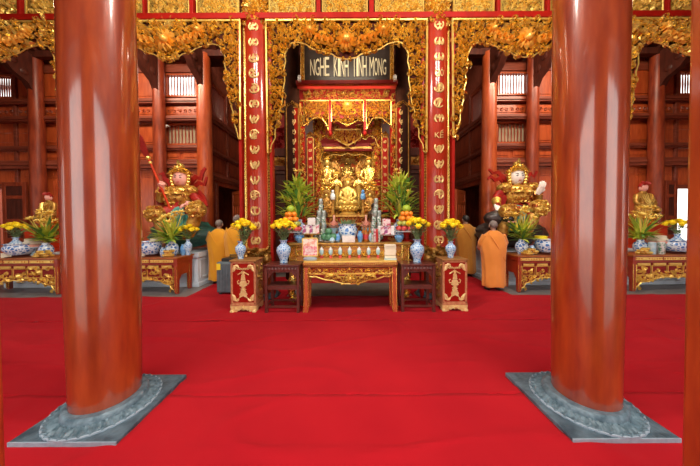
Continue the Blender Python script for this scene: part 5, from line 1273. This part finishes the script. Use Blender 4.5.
    # head, helmet with flame crest
    hc = T(2 if variant == 1 else 0, 178, -.08); R = face(hc, .165, .165, .215, fm, t, .18 if variant == 1 else -.15)
    b = MB()
    b.ell((hc[0], hc[1] + .06, hc[2] + .09), (.20, .19, .20), 20, 12, lambda d: 1 if d.y > -.55 or d.z > .25 else .72)
    for s in (-1, 1):
        for i in range(7):
            a = .2 + i * .36; b.ell((hc[0] + s * (.175 + .02 * math.sin(a * 2)), hc[1] - .03, hc[2] + .14 - i * .075), (.055, .06, .05), 8, 6)
        for i in range(6): leaf(b, hc[0] + s * (.04 + .04 * i), hc[2] + .19 - .02 * i, .14 - .012 * i, PI / 2 - s * (.1 + .14 * i), -s * .4, hc[1] - .10 + .015 * i, .05)
    for i in range(5): scroll(b, hc[0] + (i - 2) * .07, hc[2] + .185 - .01 * abs(i - 2), .05, i, 1 if i > 2 else -1, hc[1] - .15 + .03 * abs(i - 2), .05)
    leaf(b, hc[0], hc[2] + .25, .20, PI / 2, .1, hc[1] - .1, .06); b.ell((hc[0], hc[1] - .14, hc[2] + .25), (.05, .05, .05), 10, 8); b.ell((hc[0], hc[1] + .0, hc[2] + .30), (.09, .09, .10), 12, 8)
    b.lathe([(.20, -.22), (.24, -.24), (.25, -.28), (.16, -.27)], (hc[0], hc[1] + .05, hc[2] - .02), 20); b.map(R); b.build('helmet', GOLD, t)
    # streamers
    b = MB()
    if variant == 1:
        ribbon(b, [T(6, 186, .15), T(12, 182, .2), T(17, 176, .15), T(22, 178, .1), T(24, 171, .1), T(27, 167, .1)], .07); ribbon(b, [T(8, 188, .1), T(15, 186, .2), T(20, 182, .15), T(26, 184, .05), T(28, 176, .05)], .06)
        ribbon(b, [T(-6, 186, .15), T(-10, 180, .2), T(-14, 178, .2), T(-16, 172, .15), T(-20, 174, .1)], .06); ribbon(b, [T(12, 192, 0), T(20, 192, .05), T(24, 197, 0), T(27, 205, -.1), T(22, 210, -.15)], .07)
    else:
        ribbon(b, [T(-6, 187, .15), T(-12, 184, .2), T(-17, 179, .2), T(-22, 181, .15), T(-26, 177, .1), T(-29, 180, .1)], .06); ribbon(b, [T(-7, 184, .15), T(-14, 178, .2), T(-19, 173, .2), T(-24, 174, .15), T(-28, 170, .1)], .055)
        ribbon(b, [T(6, 186, .15), T(10, 178, .2), T(14, 174, .2), T(17, 178, .15), T(20, 172, .1)], .06); ribbon(b, [T(8, 189, .15), T(14, 185, .2), T(18, 188, .1), T(20, 194, 0)], .06)
        ribbon(b, [T(-12, 196, -.1), T(-16, 206, -.1), T(-12, 216, -.2), T(-15, 224, -.3)], .09)
    b.build('streamers', RIBBON, t)
    if variant == 1:
        b = MB(); A, B_ = Vector(T(-16, 191, -.4)), Vector(T(-30, 157, -.4)); b.tube([A - (B_ - A) * .5, B_], .024, 10); b.build('halberd_shaft', ORED, t)
        b = MB(); d = (B_ - A).normalized(); n = Vector((d.z, 0, -d.x))
        o0 = B_; pr = [(0, -.03), (.1, -.07), (.35, -.09), (.55, -.06), (.72, .0), (.5, .07), (.3, .06), (.1, .05), (0, .03)]
        b.prism([((o0 + d * u + n * v).x, (o0 + d * u + n * v).z) for u, v in pr], B_.y - .015, B_.y + .015); b.build('halberd_blade', DREDP, t, smooth=False)
        b = MB(); b.ell(tuple(B_), (.05, .05, .05), 10, 8); b.ell(tuple(B_ - d * .12), (.04, .04, .04), 10, 8); b.build('halberd_collar', YGOLD, t)
    else:
        # crouching black beast at the statue's side
        b = MB(); q = T(-20, 219, -.35); b.ell(q, (.30, .22, .19), 18, 12, lambda d: 1 + .08 * noise.noise((d.x * 4, d.y * 4, d.z * 4))); hq = (q[0] + .12, q[1] - .2, q[2] + .02); b.ell(hq, (.15, .15, .13), 14, 10)
        b.ell((hq[0], hq[1] - .12, hq[2] - .04), (.08, .08, .06), 12, 8)
        for s in (-1, 1): b.ell((hq[0] + s * .1, hq[1] + .02, hq[2] + .13), (.035, .03, .06), 8, 6); b.tube([(q[0] + s * .15, q[1] - .1, q[2] - .05), (q[0] + s * .17, q[1] - .2, q[2] - .2)], [.07, .05], 8)
        b.build('beast', BROCK, t)
        b = MB(); outline(b, [(hq[0] - .09, hq[2] - .09), (hq[0] - .04, hq[2] - .11), (hq[0] + .04, hq[2] - .11), (hq[0] + .09, hq[2] - .09)], .014, hq[1] - .17); b.build('beast_mouth', PINKC, t)
guardian(179.5, 'armoured guardian statue with pink face and gold helmet holding up a long halberd', PINK, ROCK, 1)
guardian(516.5, 'armoured guardian statue with white face and one hand raised, above a black beast', WFACE, BROCK, 2)

# ------------------------------------------------------------------ Buddha figures
def buddha(c, h, label, cat='statue', m=GOLD, name='buddha_statue', halo=True, group=None, cloth=None, seed=1):
    x, y, z = c; s = h / 1.0; t = thing(name, label, cat, c, group)
    b = MB(); rg = random.Random(seed)
    b.lathe([(.20 * s, 0), (.22 * s, .02 * s), (.17 * s, .06 * s), (.15 * s, .12 * s), (.19 * s, .16 * s), (.23 * s, .20 * s), (.20 * s, .225 * s)], c, 24)
    for r, zz, n in ((.2, .13, 14), (.22, .17, 14)):
        for i in range(n):
            a = 2 * PI * (i + (zz > .15) * .5) / n; b.ell((x + r * s * math.cos(a), y + r * s * math.sin(a), z + zz * s), (.045 * s, .045 * s, .04 * s), 8, 6)
    b.build('lotus_throne', m, t)
    P_ = lambda a, b_, c_: (x + a * s, y + b_ * s, z + c_ * s)
    nodes = {'hip': (P_(0, 0, .31), .115 * s), 'belly': (P_(0, -.01, .42), .10 * s), 'chest': (P_(0, 0, .54), .115 * s), 'neck': (P_(0, 0, .645), .045 * s), 'head': (P_(0, -.01, .70), .05 * s),
             'sl': (P_(-.13, 0, .57), .06 * s), 'el': (P_(-.19, -.05, .42), .05 * s), 'hl': (P_(-.05, -.16, .34), .032 * s), 'sr': (P_(.13, 0, .57), .06 * s), 'er': (P_(.19, -.05, .42), .05 * s), 'hr': (P_(.05, -.16, .34), .032 * s),
             'kl': (P_(-.22, -.10, .27), .07 * s), 'fl': (P_(-.02, -.19, .265), .045 * s), 'kr': (P_(.22, -.10, .27), .07 * s), 'fr': (P_(.05, -.21, .275), .04 * s)}
    skin('body', nodes, [('hip', 'belly'), ('belly', 'chest'), ('chest', 'neck'), ('neck', 'head'), ('chest', 'sl'), ('sl', 'el'), ('el', 'hl'), ('chest', 'sr'), ('sr', 'er'), ('er', 'hr'), ('hip', 'kl'), ('kl', 'fl'), ('hip', 'kr'), ('kr', 'fr')], 'hip', m, t)
    hc = P_(0, -.015, .745)
    b = MB(); b.ell(hc, (.062 * s, .066 * s, .085 * s), 18, 12, lambda d: 1 + (.12 * math.exp(-((d.x / .16) ** 2 + ((d.z + .05) / .2) ** 2)) if d.y < 0 else 0))
    for q in (-1, 1): b.ell((hc[0] + q * .064 * s, hc[1] + .01 * s, hc[2] - .02 * s), (.012 * s, .02 * s, .045 * s), 8, 6)
    b.build('face', YGOLD, t)
    b = MB(); b.ell((hc[0], hc[1] + .012 * s, hc[2] + .03 * s), (.068 * s, .07 * s, .075 * s), 16, 10, lambda d: 1 if d.y > -.4 or d.z > .3 else .8); b.ell((hc[0], hc[1] + .01 * s, hc[2] + .105 * s), (.032 * s, .032 * s, .035 * s), 12, 8)
    for i in range(5): leaf(b, hc[0] + (i - 2) * .025 * s, hc[2] + .05 * s, (.085 - .012 * abs(i - 2)) * s, PI / 2 - (i - 2) * .25, .1, hc[1] - .05 * s, .02 * s)
    b.build('crown', m, t)
    b = MB()
    for i in range(4):
        for q in (-1, 1): b.tube([P_(q * (.03 + .03 * i), -.10 + .005 * i, .62 - .01 * i), P_(q * (.02 + .02 * i), -.125, .50 - .02 * i), P_(0, -.12, .42 - .02 * i)], .008 * s, 5)
    for i in range(6): b.tube([P_(-.2 + .02 * i, -.12 - .015 * i, .30 - .008 * i), P_(0, -.17 - .012 * i, .31 - .01 * i), P_(.2 - .02 * i, -.12 - .015 * i, .30 - .008 * i)], .009 * s, 5)
    b.build('robe_folds', m, t)
    if halo:
        b = MB(); yy = y + .12 * s; pts = []
        for i in range(25):
            a = -1.0 + (PI + 2.0) * i / 24; r = .27 * (1 + .35 * max(0, math.sin(a)) ** 6); pts.append((x + r * s * math.cos(a), z + (.58 + r * math.sin(a)) * s))
        b.prism(pts, yy, yy + .025 * s); carve(b, pts, .075 * s, yy, .04 * s, seed, sc=1.1); outline(b, pts, .014 * s, yy - .01 * s)
        for i in range(3, 22): leaf(b, pts[i][0], pts[i][1], .07 * s, -1.0 + (PI + 2.0) * i / 24, .3, yy, .02 * s)
        b.build('halo', OGOLD, t)
    if cloth:
        for q in (-1, 1):
            b = MB(); ribbon(b, [P_(q * .10, -.06, .60), P_(q * .24, -.05, .52), P_(q * .27, -.06, .40), P_(q * .26, -.06, .28)], .06 * s, .012 * s); b.build('orange_sash', ORCL, t)
    return t
GS = 'golden seated figures of the shrine'
def bat(px, z, py_top, Y, label, **k):
    x = X(px, Y, 200); h = (Z(py_top, Y) - z) / .99; return buddha((x, Y, z), h, label, group=GS, **k)
c0 = CX
bat(c0, 1.72, 173, 6.96, 'large golden seated Buddha at the front of the shrine, lowest of the middle row', seed=1, m=YGOLD)
bat(c0, 2.74, 152.5, 7.95, 'golden crowned Buddha with orange sashes, uppermost in the middle of the shrine', seed=2, cloth=True)
bat(327.5, 2.28, 151.5, 7.43, 'tall golden Buddha left of the uppermost crowned figure', seed=3)
bat(369, 2.28, 151.5, 7.43, 'tall golden Buddha right of the uppermost crowned figure', seed=4)
bat(326.5, 1.72, 189, 6.92, 'small golden seated figure at lower left of the large front Buddha', seed=5, m=OGOLD)
bat(370, 1.72, 189, 6.92, 'small golden figure at lower right of the large front Buddha', seed=6, m=OGOLD)
for px, m, nm, lab in ((333, WPORC, 'porcelain_figure', 'small white porcelain figure left of the large front Buddha'), (363, BLUE, 'porcelain_figure', 'small dark blue porcelain figure right of the large front Buddha')):
    Y = 6.9; x = X(px, Y); z0 = Z(215.5, Y) if 0 else 1.72; t = thing('porcelain_figure', lab, 'figurine', (x, Y - .02, z0), 'porcelain figures by the front Buddha')
    MB().lathe([(.06, 0), (.07, .02), (.04, .2), (.045, .42), (.07, .44), (.02, .445)], (x, Y - .02, z0), 14).build('stand', OGOLD, t)
    b = MB().lathe([(.06, .44), (.08, .50), (.075, .56), (.045, .62), (.03, .63)], (x, Y - .02, z0), 16); b.ell((x, Y - .02, z0 + .67), (.045, .045, .055), 12, 8); b.build('figure', m, t)
for px, lab in ((322, 'dark bronze lion censer at the left on the lowest step of the shrine'), (373.5, 'dark bronze lion censer at the right on the lowest step of the shrine')):
    x, Y, z = X(px, 6.4), 6.4, 1.5; t = thing('bronze_censer', lab, 'censer', (x, Y, z), 'bronze censers of the shrine')
    MB().lathe([(.10, 0), (.11, .03), (.07, .07), (.15, .16), (.17, .24), (.14, .28), (.05, .36), (.04, .4)], (x, Y, z), 18).build('bowl', BROCK, t); b = MB(); b.ell((x, Y, z + .44), (.07, .09, .06), 12, 8); b.ell((x, Y - .09, z + .48), (.05, .05, .05), 10, 8); b.build('lion_lid', BROCK, t)
for px, lab in ((337.3, 'slim golden standing attendant between the front Buddha and the left one'), (358.7, 'slim golden standing attendant between the front Buddha and the right one')):
    Y = 7.1; x = X(px, Y); z0 = 1.72; t = thing('attendant_statue', lab, 'statue', (x, Y, z0), GS)
    MB().lathe([(.10, 0), (.11, .03), (.08, .06), (.085, .08), (.10, .1)], (x, Y, z0), 16).build('lotus_base', OGOLD, t)
    nodes = {'hem': ((x, Y, z0 + .14), .10), 'knee': ((x, Y, z0 + .4), .085), 'hip': ((x, Y, z0 + .66), .085), 'chest': ((x, Y, z0 + .95), .09), 'neck': ((x, Y, z0 + 1.08), .035), 'head': ((x, Y - .01, z0 + 1.16), .06), 'top': ((x, Y, z0 + 1.24), .04)}
    E = [('hem', 'knee'), ('knee', 'hip'), ('hip', 'chest'), ('chest', 'neck'), ('neck', 'head'), ('head', 'top')]
    for q, n in ((-1, 'l'), (1, 'r')):
        nodes['s' + n] = ((x + q * .10, Y, z0 + 1.0), .045); nodes['e' + n] = ((x + q * .14, Y - .04, z0 + .82), .04); nodes['h' + n] = ((x + q * .01, Y - .13, z0 + .92), .025); E += [('chest', 's' + n), ('s' + n, 'e' + n), ('e' + n, 'h' + n)]
    skin('body', nodes, E, 'hip', GOLD, t)
    b = MB()
    for i in range(5): leaf(b, x + (i - 2) * .025, z0 + 1.2, .11 - .015 * abs(i - 2), PI / 2 - (i - 2) * .25, .1, Y - .05, .02)
    for i in range(5): b.tube([(x - .07 + .035 * i, Y - .09, z0 + .16), (x - .06 + .03 * i, Y - .085, z0 + .5), (x - .04 + .02 * i, Y - .09, z0 + .85)], .008, 5)
    b.build('crown_and_folds', YGOLD, t)
# figures behind the far tables
def small_deity(px, pyb, pyt, Y, label, seed):
    x = X(px, Y, pyb); z = PH; h = (Z(pyt, Y) - z) / 1.0
    t = buddha((x, Y, z + .62), h - .62, label, name='deity_statue', group='seated deities of the far side altars', seed=seed, halo=False)
    MB().box(x - .38, x + .38, Y - .3, Y + .3, z, z + .10).box(x - .32, x + .32, Y - .25, Y + .25, z + .10, z + .54).box(x - .38, x + .38, Y - .3, Y + .3, z + .54, z + .62).build('tall_base', ORED, t, smooth=False, bev=.01); return t
for px, pyt, lab, sd in ((50.5, 186, 'golden seated deity with red cap behind the far left table', 31), (641.5, 177, 'golden seated deity with pink face behind the far right table', 32)):
    t = small_deity(px, 250, pyt, 6.1, lab, sd)
    for ch in t.children:
        if ch.name.startswith('face'): ch.data.materials[0] = PINK; ch['label'] = 'pink painted face'
        if ch.name.startswith('crown'): ch.data.materials[0] = RIBBON; ch['label'] = 'crimson headdress'
        if ch.name.startswith('body'): ch.data.materials[0] = OGOLD

# ------------------------------------------------------------------ offerings on the side tables
zt = ZTT
def s_at(px, Yd): return X(px, Yd, 250), Yd
def censer_side(px, Yd, h, r, lab):
    x, y = s_at(px, Yd); o = vase('incense_bowl', (x, y, zt + .05), h, r, PORC, lab, 'blue and white bowls of the side tables', CENS, 'bowl')
    s = MB().lathe([(r * .8, 0), (r * .85, .015), (r * .6, .03), (r * .75, .05)], (x, y, zt), 20).build('wooden_stand', ROSEW, base=(x, y, zt)); tag(s, 'dark wooden ring stand under the ' + lab.replace('blue and white ', ''), 'stand', 'wooden ring stands')
def tray_stack(px, Yd, r, n, top, lab, z0=None, base=WPORC):
    x, y = s_at(px, Yd); z0 = z0 or zt; t = thing('offering_tray', lab, 'tray', (x, y, z0), 'footed offering trays of the side tables')
    MB().lathe([(r * .5, 0), (r * .5, .02), (r * .2, .05), (r * .2, .13), (r * .5, .17), (r, .19), (r, .205), (.01, .2)], (x, y, z0), 22).build('footed_plate', base, t)
    z = z0 + .205
    for i in range(n):
        rr = r * (.9 - .1 * i); MB().lathe([(rr, 0), (rr * 1.02, .02), (rr, .055), (rr * .8, .06)], (x, y, z), 20).build('cake', (PINKC, PAPER, PINKC, YFLW)[i % 4] if i < n - 1 else top, t); z += .062
def gold_ingots(px, Yd, lab, n=9):
    x, y = s_at(px, Yd); t = thing('gilt_paper_heap', lab, 'offering', (x, y, zt), 'heaps of gilt paper ingots'); b = MB(); rg = random.Random(px)
    for i in range(n * 2):
        lev = 0 if i < n else 1 if i < n * 1.6 else 2; q = (.13, .09, .04)[lev]; b.ell((x + rg.uniform(-q, q), y + rg.uniform(-.08, .08), zt + .03 + lev * .045), (.055, .035, .03), 8, 6, lambda d: 1 + .3 * abs(d.x) * (d.z > 0))
    b.build('ingots', YGOLD, t)
SVG = 'porcelain vases of the side tables'
SMG = 'yellow flowers of the side tables'
def side_set(sgn, lab, px):
    (c_, tr, lv, mv, ing, jr) = px
    censer_side(c_, YT + .2, .28, .21, 'blue and white bowl on the table before the ' + lab)
    tray_stack(tr, YT + .4, .17, 3, PAPER if sgn < 0 else YFLW, 'footed tray of pink and cream cakes before the ' + lab)
    x, y = s_at(lv, YT + .28); vase('flower_vase', (x, y, zt), .32, .13, PORC, 'white and blue vase holding lilies before the ' + lab, SVG, JAR)
    lilies((x, y, zt + .3), .92, .78, 'yellow lilies with long green leaves before the ' + lab, 'lily arrangements of the side tables', 11 if sgn < 0 else 12, 84, 14)
    x, y = s_at(mv, YT + .36); vase('flower_vase', (x, y, zt), .36, .085, PORCF, 'slender blue vase of yellow chrysanthemums before the ' + lab, SVG)
    mums((x, y, zt + .33), .40, .34, 10, 'yellow chrysanthemums in the slender blue vase before the ' + lab, SMG, 15 if sgn < 0 else 16)
    gold_ingots(ing, YT + .12, 'small heap of gilt paper ingots before the ' + lab)
    for i, p in enumerate(jr): x, y = s_at(p, YT + .14 + .2 * i); vase('porcelain_jar', (x, y, zt), .2 + .05 * i, .06, BLUE if i else PORCF, ('little blue and white jar at the table front' if not i else 'deep blue jar toward the table back') + ' before the ' + lab, 'small jars of the side tables', JAR, 'jar')
    x, y = s_at(c_ - 10 * sgn * -1 if 0 else c_ + sgn * 9, YT + .3); t = thing('candlestick', 'slim brass candlestick with pink candle before the ' + lab, 'candlestick', (x, y, zt), 'candlesticks of the side tables')
    MB().lathe([(.07, 0), (.07, .015), (.02, .05), (.03, .12), (.015, .2), (.02, .36), (.05, .39), (.05, .4), (.01, .4)], (x, y, zt), 16).build('stem', BRASS, t); MB().lathe([(.02, .4), (.02, .56), (.004, .57)], (x, y, zt), 10).build('candle', PINKC, t)
side_set(-1, 'pink-faced guardian', (150.5, 157, 172, 188, 169, (163, 183)))
side_set(1, 'white-faced guardian', (546, 540.5, 521.5, 508.5 + 13, 523.5 + 6, (512 + 20, 536)))
def far_set(sgn, lab, px):
    (c_, tr, fl, lv, ing) = px
    censer_side(c_, YT + .22, .24, .24, 'blue and white bowl on the ' + lab)
    tray_stack(tr, YT + .36, .19, 3, PAPER, 'footed tray of cakes on the ' + lab, base=LBLUE)
    x, y = s_at(fl, YT + .40); vase('flower_vase', (x, y, zt), .42, .11, PORCF, 'blue and white vase of yellow flowers on the ' + lab, SVG); mums((x, y, zt + .39), .46, .36, 12, 'yellow chrysanthemums on the ' + lab, SMG, 25 if sgn < 0 else 26)
    x, y = s_at(lv, YT + .3); vase('flower_vase', (x, y, zt), .30, .12, PORC, 'white and blue vase of lilies on the ' + lab, SVG, JAR); lilies((x, y, zt + .28), .72, .80, 'yellow lilies with green leaves on the ' + lab, 'lily arrangements of the side tables', 27 if sgn < 0 else 28, 84, 13)
    gold_ingots(ing, YT + .14, 'small heap of gilt paper ingots on the ' + lab)
far_set(-1, 'far left table', (19.5, 34, 16, 46, 44)); far_set(1, 'far right table', (675, 657, 677, 640, 642))
x, y = s_at(8, YT + .1); o = MB().box(x - .11, x + .11, y - .04, y + .04, zt, zt + .1).build('paper_box', PAPER, smooth=False, bev=.004, base=(x, y, zt)); tag(o, 'cream paper box at the front of the far left table', 'box')
x, y = s_at(143, YT + .1); o = MB().box(x - .07, x + .07, y - .04, y + .04, zt, zt + .12).build('paper_box', PAPER, smooth=False, bev=.004, base=(x, y, zt)); tag(o, 'cream paper box beside the left front column, on the pink-faced guardian\'s table', 'box')
for px, m, lab in ((652, LBLUE, 'left'), (661, SILG, 'right')):
    x, y = s_at(px, YT + .12); can((x, y, zt), .06, .26, m, 'tall pale can on the far right table, the %s of two' % lab, 'tall cans on the far right table')

# ------------------------------------------------------------------ people in robes, seen from behind
def monk(px, pyf, pyt, label, robe, hairm, turn, sc=1.0, seed=1):
    Y = F * 1.6 / (pyf - 219); x = X(px, Y, 250); hgt = Z(pyt, Y); s = hgt / 1.62
    t = thing('person', label, 'person', (x, Y, 0), 'monks in robes')
    ca, sa = math.cos(turn), math.sin(turn)
    def W(a, b_, c): return (x + (a * ca - b_ * sa) * s, Y + (a * sa + b_ * ca) * s, c * s)     # local frame faces +y
    nodes = {'pelvis': (W(0, 0, .86), .12 * s), 'waist': (W(0, .0, 1.02), .11 * s), 'chest': (W(0, 0, 1.22), .125 * s), 'neck': (W(0, .01, 1.38), .05 * s), 'nape': (W(0, .02, 1.43), .05 * s),
             'sl': (W(-.17, 0, 1.30), .06 * s), 'el': (W(-.24, .05, 1.04), .045 * s), 'wl': (W(-.06, .25, 1.10), .028 * s), 'sr': (W(.17, 0, 1.30), .06 * s), 'er': (W(.24, .05, 1.04), .045 * s), 'wr': (W(.06, .25, 1.10), .028 * s),
             'hl': (W(-.10, 0, .80), .085 * s), 'kl': (W(-.11, .02, .46), .06 * s), 'al': (W(-.11, -.02, .09), .04 * s), 'tl': (W(-.12, .14, .03), .03 * s), 'hr': (W(.10, 0, .80), .085 * s), 'kr': (W(.11, .02, .46), .06 * s), 'ar': (W(.11, -.02, .09), .04 * s), 'tr': (W(.12, .14, .03), .03 * s),
             'h0': (W(0, .035, 1.475), (.065 * s, .08 * s)), 'h1': (W(0, .035, 1.54), (.072 * s, .088 * s)), 'h2': (W(0, .03, 1.585), (.05 * s, .06 * s)), 'nose': (W(0, .125, 1.505), .014 * s),
             'ml': (W(-.015, .34, 1.17), .022 * s), 'mr': (W(.015, .34, 1.17), .022 * s)}
    E = [('pelvis', 'waist'), ('waist', 'chest'), ('chest', 'neck'), ('neck', 'nape'), ('nape', 'h0'), ('h0', 'h1'), ('h1', 'h2'), ('chest', 'sl'), ('sl', 'el'), ('el', 'wl'), ('chest', 'sr'), ('sr', 'er'), ('er', 'wr'), ('pelvis', 'hl'), ('hl', 'kl'), ('kl', 'al'), ('al', 'tl'), ('pelvis', 'hr'), ('hr', 'kr'), ('kr', 'ar'), ('ar', 'tr'), ('h0', 'nose'), ('wl', 'ml'), ('wr', 'mr')]
    for sd, p in ((-1, 'ml'), (1, 'mr')):     # fingers of the palms joined before the chest
        for i in range(4): nodes[p + str(i)] = (W(sd * .012, .345 + .018 * i - .03, 1.25 + (.012, .02, .016, .0)[i]), .008 * s); E.append((p, p + str(i)))
        nodes[p + 't'] = (W(sd * .02, .30, 1.215), .009 * s); E.append((p, p + 't'))
    skin('body', nodes, E, 'pelvis', SKIN, t)
    b = MB()
    for sd in (-1, 1): b.ell(W(sd * .083, .03, 1.505), (.014 * s, .022 * s, .034 * s), 8, 6)
    for sd in (-1, 1): b.ell(W(sd * .03, .112, 1.53), (.012 * s,) * 3, 6, 5)
    b.build('ears_and_eyes', SKIN, t)
    hb = MB(); hb.ell((0, 0, 0), (.086, .104, .10), 20, 14, lambda d: 1.0 if d.z > -.15 or d.y < -.35 else .80); hb.map(lambda a, b_, c: W(a, b_ + .022, c + 1.535)); hb.build('hair', hairm, t)
    for sd in (-1, 1):
        b = MB(); b.ell((0, 0, 0), (.05, .13, .028), 12, 8); b.map(lambda a, b_, c: W(a + sd * .115, b_ + .06, max(c + .026, .004))); b.build('sandal', SHOE, t)
    # robe: one draped surface from neck to hem with folds falling from the left shoulder
    rg = random.Random(seed); n = 72; rows = []; vs = []; fs = []
    prof = [(.075, .07, 1.405), (.085, .085, 1.40), (.13, .10, 1.365), (.19, .125, 1.325), (.235, .15, 1.26), (.265, .175, 1.16), (.285, .19, 1.05), (.28, .19, .95), (.262, .18, .82), (.255, .175, .66), (.252, .175, .5), (.25, .175, .34), (.25, .175, .2), (.255, .18, .10)]
    for j, (a, c, z) in enumerate(prof):
        q = min(1, max(0, (1.32 - z) / .5)); low = min(1, max(0, (1.0 - z) / .7))
        for i in range(n):
            an = 2 * PI * i / n; u = math.cos(an); v = math.sin(an)
            f = 1 + .030 * q * math.sin(an * 9 + 5 * z + seed) + .022 * low * math.sin(an * 14 + seed * 2) + .02 * q * math.sin(3.2 * (z * 6 + u * 2.4) + seed) + .012 * q * math.sin(7 * (z * 5 - u * 2.0))
            fwd = .10 * math.exp(-((z - 1.08) / .13) ** 2) * max(0, v) if v > 0 else 0
            hem = .012 * math.sin(an * 5 + seed) * (j == len(prof) - 1)
            vs.append(W(a * u * f, (c * v * f) + fwd + .005, z + hem))
    for j in range(len(prof) - 1):
        for i in range(n): fs.append((j * n + i, j * n + (i + 1) % n, (j + 1) * n + (i + 1) % n, (j + 1) * n + i))
    b = MB(); b.add(vs, fs); o = b.build('robe', robe, t, ang=80); sm = o.modifiers.new('thickness', 'SOLIDIFY'); sm.thickness = .012; sm.offset = -1; sb = o.modifiers.new('smooth', 'SUBSURF'); sb.levels = 1; sb.render_levels = 1
    # shawl edge running over the left shoulder and down the back
    b = MB(); pts = []
    for i in range(14):
        q = i / 13; u = -.17 + .36 * q; z = 1.345 - .62 * q; pts.append(W(u, -.135 - .06 * math.sin(PI * min(1, q * 1.3)) * 1, z))
    b.tube(pts, [.012 * s] * 14, 6); b.build('shawl_edge', robe, t)
    # hanging sleeves
    for sd in (-1, 1):
        b = MB(); b.tube([W(sd * .19, 0, 1.29), W(sd * .25, .03, 1.12), W(sd * .235, .10, 1.0), W(sd * .13, .22, 1.04)], [.07 * s, .082 * s, .09 * s, .085 * s], 14); b.build('sleeve', robe, t, ang=80)
monk(219, 283, 219.5, 'person in a yellow ochre robe standing left of the altar behind the grey case', ROBE_Y, HAIR, .1, seed=1)
monk(237, 286, 214.8, 'person in a yellow ochre robe half hidden by the left couplet column', ROBE_Y, HAIR, -.1, seed=2)
monk(493.5, 291.5, 221.8, 'person in a bright orange robe standing before the white-faced guardian', ROBE_O, HAIR, -.12, seed=3)
monk(466, 277.5, 216.2, 'person with black hair in a dark ochre robe, by the right pedestal', ROBE_D, BHAIR, .1, seed=4)

# ------------------------------------------------------------------ ribbed grey case on feet
Y = 5.0; x0, x1 = X(215.3, Y), X(238, Y); zt_ = Z(261.5, Y)
t = thing('trolley_case', 'dark grey ribbed case with black lid and yellow tag, standing before the monks', 'case', ((x0 + x1) / 2, Y + .2, 0))
MB().box(x0, x1, Y, Y + .42, .05, zt_).build('shell', CASE, t, smooth=False, bev=.03)
b = MB()
for i in range(7): u = x0 + .06 + (x1 - x0 - .12) * i / 6; b.box(u - .012, u + .012, Y - .012, Y + .01, .10, zt_ - .05)
for i in range(6): v = Y + .06 + .06 * i; b.box(x0 - .012, x0 + .01, v - .012, v + .012, .10, zt_ - .05)
b.build('ribs', CASE, t, smooth=False, bev=.004)
b = MB().box(x0 + .08, x1 + .04, Y + .05, Y + .38, zt_, zt_ + .07).build('lid', CASED, t, smooth=False, bev=.02)
MB().tube([(x0 + .2, Y + .2, zt_ + .065), (x0 + .2, Y + .2, zt_ + .12), (x0 + .42, Y + .2, zt_ + .12), (x0 + .42, Y + .2, zt_ + .065)], .014, 8).build('handle', CASED, t)
MB().box(x0 + .02, x0 + .10, Y - .018, Y - .01, zt_ - .16, zt_ - .03).build('tag', YEL, t, smooth=False)
for a in (x0 + .06, x1 - .06):
    for c in (Y + .06, Y + .36): MB().lathe([(.03, .012), (.035, .02), (.03, .055)], (a, c, 0), 12).build('foot', CASED, t)
# ------------------------------------------------------------------ light
w = bpy.data.worlds.new('world'); SC.world = w; w.use_nodes = True
bg = w.node_tree.nodes['Background']; bg.inputs['Color'].default_value = (1.0, 0.98, 0.93, 1); bg.inputs['Strength'].default_value = 6.3
def area(name, loc, rot, sx, sy, power, col):
    l = bpy.data.lights.new(name, 'AREA'); l.shape = 'RECTANGLE'; l.size = sx; l.size_y = sy; l.energy = power; l.color = col
    o = bpy.data.objects.new(name, l); C.objects.link(o); o.location = loc; o.rotation_euler = rot; return o
def spot(name, loc, target, power, col, ang, blend=.6, r=.1):
    l = bpy.data.lights.new(name, 'SPOT'); l.energy = power; l.color = col; l.spot_size = math.radians(ang); l.spot_blend = blend; l.shadow_soft_size = r
    o = bpy.data.objects.new(name, l); C.objects.link(o); o.location = loc
    o.rotation_euler = (Vector(target) - Vector(loc)).to_track_quat('-Z', 'Y').to_euler(); return o
WARM = (1.0, .85, .64)
# unseen fill lights added high in the front hall to brighten gold and columns
for lx, pw in ((-2.1, 760), (2.1, 760)): area('hall_fill', (lx, 1.3, 6.5), (math.radians(58), 0, 0), 1.8, .7, pw, (1, .93, .82))
# unseen fills added over the side altars and shrine; the shrine spots are lamps
area('side_altar_fill', (-5.2, 5.0, 6.6), (math.radians(38), 0, 0), 4, .6, 640, WARM)
area('side_altar_fill', (5.2, 5.0, 6.6), (math.radians(38), 0, 0), 4, .6, 640, WARM)
area('shrine_fill', (0, 5.85, 4.72), (math.radians(62), 0, 0), 2.2, .3, 125, WARM)  # added unseen fill on the shrine, hung from no fixture
area('sign_fill', (0, 5.2, 5.55), (math.radians(85), 0, 0), 1.4, .15, 26, WARM)  # unseen fill added to brighten the lettering
for s in (-1, 1): area('chamber_fill', (s * 2.6, 7.2, 6.6), (math.radians(20), s * math.radians(35), 0), .6, .6, 260, WARM)  # unseen fills added to lift the dark chamber walls
for px in (302, 394): spot('shrine_spot', (X(px, 5.75), 5.75, Z(84, 5.75)), (0, 7.2, 2.6), 85, WARM, 52)
SC.view_settings.view_transform = 'Standard'; SC.view_settings.look = 'None'; SC.view_settings.gamma = 1; SC.view_settings.use_curve_mapping = False
SC.view_settings.exposure = -1.12
